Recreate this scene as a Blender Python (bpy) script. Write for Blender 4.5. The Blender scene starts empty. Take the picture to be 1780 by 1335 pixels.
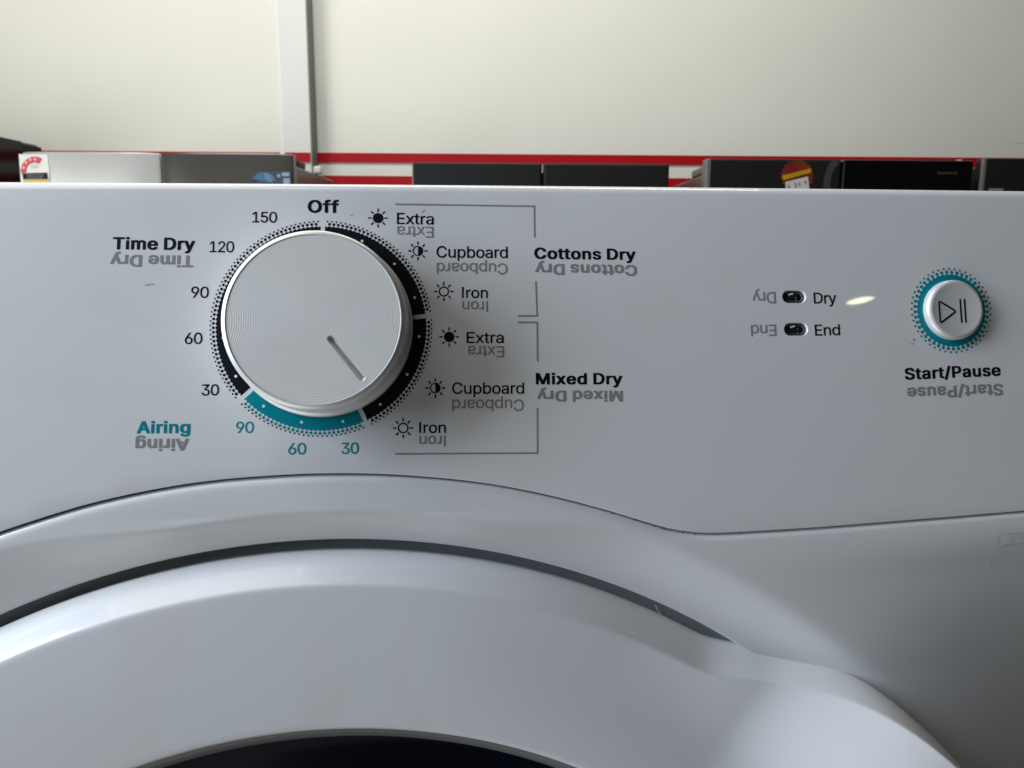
import bpy, bmesh, math, random, json
import numpy as np
from mathutils import Matrix, Vector
from mathutils.geometry import delaunay_2d_cdt

random.seed(7)
SC = bpy.context.scene
COL = SC.collection
R = math.radians

# ------------------------------------------------------------------ camera
# World: metres, Z up, the lens at (0, 0, 1.45) looking along +Y, pitched down.
W, H, F = 1780.0, 1335.0, 1320.0            # photograph frame and focal length in its pixels
CAM = Vector((0.0, 0.0, 1.45))
PITCH, ROLL = R(10.0), 0.0076
fwd = Vector((0, math.cos(PITCH), -math.sin(PITCH)))
dwn = Vector((0, -math.sin(PITCH), -math.cos(PITCH)))
cxv = Vector((1, 0, 0)) * math.cos(ROLL) - dwn * math.sin(ROLL)
cyv = Vector((1, 0, 0)) * math.sin(ROLL) + dwn * math.cos(ROLL)
cam_d = bpy.data.cameras.new('camera')
cam = bpy.data.objects.new('camera', cam_d)
COL.objects.link(cam)
m = Matrix.Identity(4)
for i in range(3):
    m[i][0], m[i][1], m[i][2], m[i][3] = cxv[i], -cyv[i], -fwd[i], CAM[i]
cam.matrix_world = m
cam_d.sensor_width = 36.0
cam_d.lens = 36.0 * F / W
cam_d.clip_start, cam_d.clip_end = 0.01, 60.0
cam_d.dof.use_dof = True
cam_d.dof.focus_distance = 0.205
cam_d.dof.aperture_fstop = 46.0
SC.camera = cam

# ------------------------------------------------------------------ light
SC.view_settings.view_transform = 'Standard'
SC.view_settings.look = 'None'
SC.view_settings.exposure = 0.0
SC.view_settings.gamma = 1.0
wd = bpy.data.worlds.new('World')
SC.world = wd
wd.use_nodes = True
bg = wd.node_tree.nodes['Background']
bg.inputs[0].default_value = (0.92, 0.95, 1.0, 1)
bg.inputs[1].default_value = 0.006


def area(name, loc, target, sx, sy, watts, color):
    d = bpy.data.lights.new(name, 'AREA')
    d.shape = 'RECTANGLE'
    d.size, d.size_y, d.energy, d.color = sx, sy, watts, color
    o = bpy.data.objects.new(name, d)
    COL.objects.link(o)
    o.location = loc
    o.rotation_euler = (Vector(target) - Vector(loc)).to_track_quat('-Z', 'Y').to_euler()
    o['kind'] = 'helper'
    return o


area('daylight_doorway', (-1.1, -0.12, 1.80), (0, 0.25, 1.4), 0.42, 0.9, 21.5, (0.76, 0.872, 1.0))
area('overhead_skylight', (-0.5, 0.1, 2.3), (0.0, 0.25, 1.4), 0.8, 0.6, 3.9, (1.0, 0.92, 0.84))
area('floor_bounce_fill', (-0.9, -0.7, 0.35), (0.0, 0.25, 1.3), 1.4, 1.0, 5.4, (0.93, 1.0, 0.97))  # added fill, standing in for daylight bounced off an unseen floor
area('low_fill', (-0.5, -0.3, 0.45), (0.0, 0.25, 1.3), 0.9, 0.6, 1.9, (1.0, 0.94, 0.94))  # added second fill from below, no real step there
area('warm_wall_lamp', (1.365, -1.398, 2.225), (0.1, 0.2197, 1.436), 0.076, 0.023, 0.09, (1.0, 0.95, 0.66)).data.shape = 'ELLIPSE'
area('shop_ceiling_lamp', (-0.5, 1.75, 4.3), (0.0, 3.3, 1.7), 3.6, 0.7, 92, (1.0, 0.98, 0.89))
area('left_fill', (-2.6, 0.55, 1.75), (-0.4, 3.2, 1.9), 1.3, 1.6, 41, (0.97, 0.985, 0.95))  # added fill from the left for fridges and wall, no known window

# ------------------------------------------------------------------ dryer front frame
# (u, v, h) in millimetres: u right, v up along the leaning control panel, h out of it, origin at the dial.
T = (-51.0255, -15.2850, 204.3030)
RX, RY, RZ = -0.088744, -0.085959, -0.012328
CA, CB, CC = 3.8042e-05, 4.4494e-04, -1.6261e-04
_a = np.array([[1, 0, 0], [0, math.cos(RX), -math.sin(RX)], [0, math.sin(RX), math.cos(RX)]])
_b = np.array([[math.cos(RY), 0, math.sin(RY)], [0, 1, 0], [-math.sin(RY), 0, math.cos(RY)]])
_c = np.array([[math.cos(RZ), -math.sin(RZ), 0], [math.sin(RZ), math.cos(RZ), 0], [0, 0, 1]])
RM = _c @ _b @ _a
CW = np.array([list(cxv), list(cyv), list(fwd)]).T     # camera axes in the world
CAMN = np.array(list(CAM))


def cam_xyz(u, v, h):
    u, v, h = np.broadcast_arrays(np.asarray(u, float), np.asarray(v, float), np.asarray(h, float))
    uu, vv = np.clip(u, -120, 210), np.clip(v, -130, 60)
    gu, gv = 2 * CA * uu + CC * vv, 2 * CB * vv + CC * uu
    d = CA * uu * uu + CB * vv * vv + CC * uu * vv + gu * (u - uu) + gv * (v - vv)
    n = np.sqrt(gu * gu + gv * gv + 1)
    X = np.stack([u + gu / n * h, -(v + gv / n * h), d - h / n])
    return np.tensordot(RM, X, 1) + np.array(T).reshape((3,) + (1,) * u.ndim)


def S(u, v, h=0.0):
    """front-frame millimetres to world metres (last axis xyz)"""
    Y = cam_xyz(u, v, h) * 0.001
    Wd = np.tensordot(CW, Y, 1)
    return np.moveaxis(Wd, 0, -1) + CAMN


def at(px, py, h=0.0):
    """where the sight line through a photograph pixel meets the dryer front"""
    p = np.array([(px - 558) * .155, -(py - 571) * .155])

    def pr(q):
        Y = cam_xyz(q[0], q[1], h)
        return np.array([W / 2 + F * Y[0] / Y[2], H / 2 + F * Y[1] / Y[2]])
    for _ in range(25):
        e = pr(p) - (px, py)
        J = np.array([(pr(p + (1e-3, 0)) - pr(p - (1e-3, 0))) / 2e-3, (pr(p + (0, 1e-3)) - pr(p - (0, 1e-3))) / 2e-3]).T
        p = p - np.linalg.solve(J, e)
    return p


def far(px, py, Y):
    """a photograph pixel on the vertical plane y = Y of the room"""
    d = cxv * ((px - W / 2) / F) + cyv * ((py - H / 2) / F) + fwd
    return CAM + d * (Y / d.y)


# ------------------------------------------------------------------ materials
def mat(name, color, rough=0.4, metal=0.0, noise=0.0, nscale=30.0, bump=0.0, bscale=200.0, coat=0.0, rvar=0.0, spec=0.5, wear=None, smear=0.0):
    mt = bpy.data.materials.new(name)
    mt.use_nodes = True
    nt = mt.node_tree
    N, L = nt.nodes, nt.links
    b = N['Principled BSDF']
    b.inputs['Base Color'].default_value = (*color, 1)
    b.inputs['Roughness'].default_value = rough
    b.inputs['Metallic'].default_value = metal
    b.inputs['Specular IOR Level'].default_value = spec
    b.inputs['Coat Weight'].default_value = coat
    b.inputs['Coat Roughness'].default_value = 0.025
    tc = N.new('ShaderNodeTexCoord')
    last = None
    if noise:
        nz = N.new('ShaderNodeTexNoise')
        nz.inputs['Scale'].default_value = nscale
        nz.inputs['Detail'].default_value = 6
        L.new(tc.outputs['Object'], nz.inputs['Vector'])
        rp = N.new('ShaderNodeMapRange')
        rp.inputs[1].default_value, rp.inputs[2].default_value = 0.3, 0.7
        rp.inputs[3].default_value, rp.inputs[4].default_value = 1 - noise, 1 + noise
        L.new(nz.outputs[0], rp.inputs[0])
        mx = N.new('ShaderNodeVectorMath')
        mx.operation = 'SCALE'
        mx.inputs[0].default_value = color
        L.new(rp.outputs[0], mx.inputs['Scale'])
        last = mx.outputs[0]
    if smear:                                  # faint greasy patches wiped over the plastic
        ns = N.new('ShaderNodeTexNoise')
        ns.inputs['Scale'].default_value, ns.inputs['Detail'].default_value, ns.inputs['Distortion'].default_value = 9.0, 7, 2.2
        L.new(tc.outputs['Object'], ns.inputs['Vector'])
        rs = N.new('ShaderNodeMapRange')
        rs.inputs[1].default_value, rs.inputs[2].default_value, rs.inputs[3].default_value, rs.inputs[4].default_value = 0.54, 0.60, 0.0, smear
        L.new(ns.outputs[0], rs.inputs[0])
        ms = N.new('ShaderNodeMix')
        ms.data_type = 'RGBA'
        L.new(rs.outputs[0], ms.inputs['Factor'])
        L.new(last, ms.inputs[6])
        ms.inputs[7].default_value = (0.70, 0.68, 0.655, 1)
        last = ms.outputs[2]
    if wear:                                   # sparse specks of dirt: (scale, radius, colour)
        vo = N.new('ShaderNodeTexVoronoi')
        vo.inputs['Scale'].default_value = wear[0]
        L.new(tc.outputs['Object'], vo.inputs['Vector'])
        lt = N.new('ShaderNodeMath')
        lt.operation = 'LESS_THAN'
        sp = N.new('ShaderNodeSeparateColor')
        L.new(vo.outputs['Color'], sp.inputs[0])
        sz = N.new('ShaderNodeMath')
        sz.operation = 'MULTIPLY_ADD'
        L.new(sp.outputs[0], sz.inputs[0])
        sz.inputs[1].default_value, sz.inputs[2].default_value = wear[1] * 4, -wear[1] * 3
        L.new(vo.outputs['Distance'], lt.inputs[0])
        L.new(sz.outputs[0], lt.inputs[1])
        mm = N.new('ShaderNodeMix')
        mm.data_type = 'RGBA'
        L.new(lt.outputs[0], mm.inputs['Factor'])
        if last:
            L.new(last, mm.inputs[6])
        else:
            mm.inputs[6].default_value = (*color, 1)
        mm.inputs[7].default_value = (*wear[2], 1)
        last = mm.outputs[2]
    if last:
        L.new(last, b.inputs['Base Color'])
    if rvar:
        n2 = N.new('ShaderNodeTexNoise')
        n2.inputs['Scale'].default_value = nscale * .6
        n2.inputs['Detail'].default_value = 8
        n2.inputs['Distortion'].default_value = 1.5
        L.new(tc.outputs['Object'], n2.inputs['Vector'])
        r2 = N.new('ShaderNodeMapRange')
        r2.inputs[1].default_value, r2.inputs[2].default_value = 0.45, 0.75
        r2.inputs[3].default_value, r2.inputs[4].default_value = rough, rough + rvar
        L.new(n2.outputs[0], r2.inputs[0])
        L.new(r2.outputs[0], b.inputs['Roughness'])
    if bump:
        n3 = N.new('ShaderNodeTexNoise')
        n3.inputs['Scale'].default_value = bscale
        n3.inputs['Detail'].default_value = 3
        L.new(tc.outputs['Object'], n3.inputs['Vector'])
        bp = N.new('ShaderNodeBump')
        bp.inputs['Strength'].default_value = bump
        bp.inputs['Distance'].default_value = 0.001
        L.new(n3.outputs[0], bp.inputs['Height'])
        L.new(bp.outputs[0], b.inputs['Normal'])
    return mt


M = {
    'white': mat('white_plastic', (0.74, 0.75, 0.765), 0.30, coat=0.9, noise=0.015, nscale=14, rvar=0.10, smear=0.25, wear=(75.0, 0.016, (0.33, 0.32, 0.31))),
    'enamel': mat('white_enamel', (0.72, 0.73, 0.74), 0.32, coat=0.2, noise=0.015, nscale=10, rvar=0.10, wear=(60.0, 0.012, (0.3, 0.29, 0.28))),
    'doorwhite': mat('door_plastic', (0.73, 0.74, 0.765), 0.34, coat=0.5, noise=0.02, nscale=12, rvar=0.12, smear=0.32, wear=(60.0, 0.012, (0.28, 0.28, 0.3)), bump=0.0),
    'ink': mat('black_print', (0.006, 0.008, 0.013), 0.45, spec=0.12),
    'grey_ink': mat('grey_print', (0.25, 0.255, 0.265), 0.45, spec=0.15),
    'teal': mat('teal_print', (0.002, 0.23, 0.29), 0.4, spec=0.12),
    'white_ink': mat('white_print', (0.8, 0.81, 0.82), 0.4),
    'silver': mat('silver_knob_metal', (0.81, 0.808, 0.80), 0.48, metal=0.15, noise=0.02, nscale=60),
    'silver_side': mat('satin_silver_paint', (0.74, 0.74, 0.72), 0.36, metal=0.3, noise=0.03, nscale=80),
    'button': mat('satin_button_plastic', (0.70, 0.705, 0.71), 0.30, metal=0.25, noise=0.02, nscale=80),
    'lens': mat('smoked_lens', (0.012, 0.015, 0.014), 0.06, coat=1.0),
    'hole': mat('dark_plastic', (0.03, 0.032, 0.034), 0.35),
    'rim': mat('grey_window_trim', (0.15, 0.15, 0.153), 0.35, noise=0.05, nscale=40),
    'glass': mat('dark_door_glass', (0.002, 0.003, 0.010), 0.12, noise=0.6, nscale=18, spec=0.03),
    'gap_shade': mat('gap_shade_grey', (0.24, 0.255, 0.26), 0.5, noise=0.05, nscale=40),
    'dirt': mat('brown_dirt', (0.10, 0.07, 0.04), 0.9, noise=0.5, nscale=300),
    'scratch_glint': mat('grey_scratch', (0.33, 0.33, 0.34), 0.6),
    'pale': mat('pale_scuff_glint', (0.86, 0.86, 0.86), 0.5),
    'tape': mat('old_tape_residue', (0.69, 0.68, 0.665), 0.6, noise=0.14, nscale=300),
    'wall': mat('white_wall_paint', (0.80, 0.798, 0.745), 0.6, noise=0.012, nscale=3, bump=0.15, bscale=60, wear=(3.2, 0.018, (0.5, 0.49, 0.46))),
    'batten': mat('batten_paint', (0.785, 0.785, 0.785), 0.5, noise=0.015, nscale=3),
    'reveal_shade': mat('reveal_shade_grey', (0.19, 0.19, 0.18), 0.6, noise=0.05, nscale=3),
    'red': mat('red_wall_paint', (0.43, 0.002, 0.008), 0.5, noise=0.04, nscale=6, spec=0.25),
    'floor': mat('grey_concrete', (0.35, 0.34, 0.33), 0.5, noise=0.15, nscale=4),
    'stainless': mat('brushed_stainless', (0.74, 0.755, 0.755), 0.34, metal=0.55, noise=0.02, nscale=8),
    'steel_dark_reflection': mat('stainless_dark_reflection', (0.13, 0.127, 0.12), 0.30, metal=0.6, noise=0.03, nscale=8),  # same steel, coloured dark for the dim reflection on the right door
    'charcoal': mat('charcoal_fridge_paint', (0.013, 0.013, 0.014), 0.45, noise=0.05, nscale=8, spec=0.2),
    'black': mat('black_fridge_gloss', (0.004, 0.004, 0.005), 0.15, noise=0.05, nscale=8, spec=0.25),
    'cabgrey': mat('grey_fridge_cabinet', (0.11, 0.105, 0.10), 0.32, metal=0.3, noise=0.04, nscale=10),
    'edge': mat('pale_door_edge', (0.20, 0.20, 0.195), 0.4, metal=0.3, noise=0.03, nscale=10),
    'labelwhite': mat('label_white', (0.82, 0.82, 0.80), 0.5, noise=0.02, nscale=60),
    'labelred': mat('label_red', (0.62, 0.02, 0.05), 0.5),
    'labelpink': mat('label_pink', (0.85, 0.45, 0.45), 0.5),
    'labelyellow': mat('label_yellow', (0.75, 0.52, 0.02), 0.5),
    'flashred': mat('sticker_red', (0.20, 0.010, 0.018), 0.4, noise=0.15, nscale=30),
    'bandyellow': mat('sticker_yellow', (0.50, 0.27, 0.008), 0.4, noise=0.15, nscale=30),
    'card': mat('price_card_paper', (0.58, 0.58, 0.60), 0.6, noise=0.05, nscale=40),
    'orange': mat('sticker_orange', (0.17, 0.030, 0.010), 0.4, noise=0.25, nscale=25),
    'labelblue': mat('label_blue', (0.006, 0.045, 0.055), 0.4, noise=0.2, nscale=25),
    'discblue': mat('label_disc_blue', (0.01, 0.15, 0.33), 0.4, noise=0.3, nscale=40),
    'paleblue': mat('label_pale_blue', (0.28, 0.34, 0.55), 0.4),
    'shine_logo_grey': mat('olive_reflection_and_print', (0.055, 0.055, 0.043), 0.3),
}


# ------------------------------------------------------------------ object helpers
def link(name, me, material, parent=None, label=None):
    o = bpy.data.objects.new(name, me)
    COL.objects.link(o)
    if material is not None and not me.materials:
        me.materials.append(material)
    if parent is not None:
        o.parent = parent
        o.matrix_parent_inverse = Matrix.Identity(4)
        inv = parent_world(parent).inverted()
        me.transform(inv)
    if label:
        o['label'] = label
    return o


def parent_world(o):
    mw = o.matrix_basis.copy()
    while o.parent:
        o = o.parent
        mw = o.matrix_basis @ mw
    return mw


def mesh(name, verts, faces, smooth=True, weld=0.0):
    me = bpy.data.meshes.new(name)
    me.from_pydata([tuple(map(float, v)) for v in verts], [], [tuple(map(int, f)) for f in faces])
    bm = bmesh.new()
    bm.from_mesh(me)
    if weld:
        bmesh.ops.remove_doubles(bm, verts=bm.verts, dist=weld)
    bmesh.ops.recalc_face_normals(bm, faces=bm.faces)
    for f in bm.faces:
        f.smooth = smooth
    bm.to_mesh(me)
    bm.free()
    me.update()
    return me


def gridfaces(nr, nc, base=0, wrap=False):
    f = []
    for i in range(nr - 1):
        for j in range(nc if wrap else nc - 1):
            k = (j + 1) % nc
            f.append((base + i * nc + j, base + i * nc + k, base + (i + 1) * nc + k, base + (i + 1) * nc + j))
    return f


def thing(name, label, cat, loc, rz=0.0, group=None):
    o = bpy.data.objects.new(name, None)
    COL.objects.link(o)
    o.empty_display_size = 0.05
    o.location = loc
    o.rotation_euler = (0, 0, rz)
    o['label'], o['category'] = label, cat
    if group:
        o['group'] = group
    return o


def box(name, lo, hi, material, parent=None, bev=0.0, label=None, seg=2):
    bm = bmesh.new()
    bmesh.ops.create_cube(bm, size=1.0)
    for v in bm.verts:
        v.co = Vector(((lo[i] + hi[i]) / 2 + v.co[i] * (hi[i] - lo[i]) for i in range(3)))
    if bev:
        bmesh.ops.bevel(bm, geom=bm.edges[:], offset=bev, segments=seg, profile=0.5, affect='EDGES')
    me = bpy.data.meshes.new(name)
    bm.to_mesh(me)
    bm.free()
    return link(name, me, material, parent, label)


def fill(loops):
    """triangulated flat fill of closed 2-D loops (holes allowed): points and triangles"""
    pts, edges = [], []
    for lp in loops:
        k = len(pts)
        pts += [Vector((float(p[0]), float(p[1]))) for p in lp]
        edges += [(k + i, k + (i + 1) % len(lp)) for i in range(len(lp))]
    span = max((p - pts[0]).length for p in pts)
    res = delaunay_2d_cdt(pts, edges, [], 1, span * 1e-6)
    P = np.array([(p.x, p.y) for p in res[0]])
    tri = [tuple(f) for f in res[2]]
    c = np.array([P[list(f)].mean(0) for f in tri])
    cross = np.zeros(len(c), int)
    for lp in loops:
        q = np.array(lp, float)
        r_ = np.roll(q, -1, 0)
        for (xa, ya), (xb, yb) in zip(q, r_):
            if ya != yb:
                hit = ((c[:, 1] >= ya) != (c[:, 1] >= yb)) & (c[:, 0] < xa + (c[:, 1] - ya) / (yb - ya) * (xb - xa))
                cross += hit
    return [tuple(p) for p in P], [f for f, k in zip(tri, cross) if k % 2]


INK = 0.04    # thickness of a printed film over the panel, mm


def print_uv(name, loops, material, parent, h=INK, label=None, surf=None):
    P, Fc = fill(loops)
    P = np.array(P)
    V = (surf or S)(P[:, 0], P[:, 1], np.full(len(P), h))
    return link(name, mesh(name, V, Fc, smooth=False), material, parent, label)


def circle(u, v, r, n=24, a0=0.0):
    return [(u + r * math.sin(a0 + 2 * math.pi * i / n), v + r * math.cos(a0 + 2 * math.pi * i / n)) for i in range(n)]


def stroke(pts, w, closed=False):
    """outline of a mitred polyline"""
    P = [np.array(p, float) for p in pts]
    n = len(P)
    Ls, Rs = [], []
    for i in range(n):
        a = P[i] - P[i - 1] if (i > 0 or closed) else P[1] - P[0]
        b = P[(i + 1) % n] - P[i] if (i < n - 1 or closed) else P[-1] - P[-2]
        a, b = a / np.hypot(*a), b / np.hypot(*b)
        na, nb = np.array([-a[1], a[0]]), np.array([-b[1], b[0]])
        k = na + nb
        k = k / np.hypot(*k)
        k = k / max(0.35, float(k @ na))
        Ls.append(tuple(P[i] + k * w / 2))
        Rs.append(tuple(P[i] - k * w / 2))
    return [Ls, Rs[::-1]] if closed else [Ls + Rs[::-1]]


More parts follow.
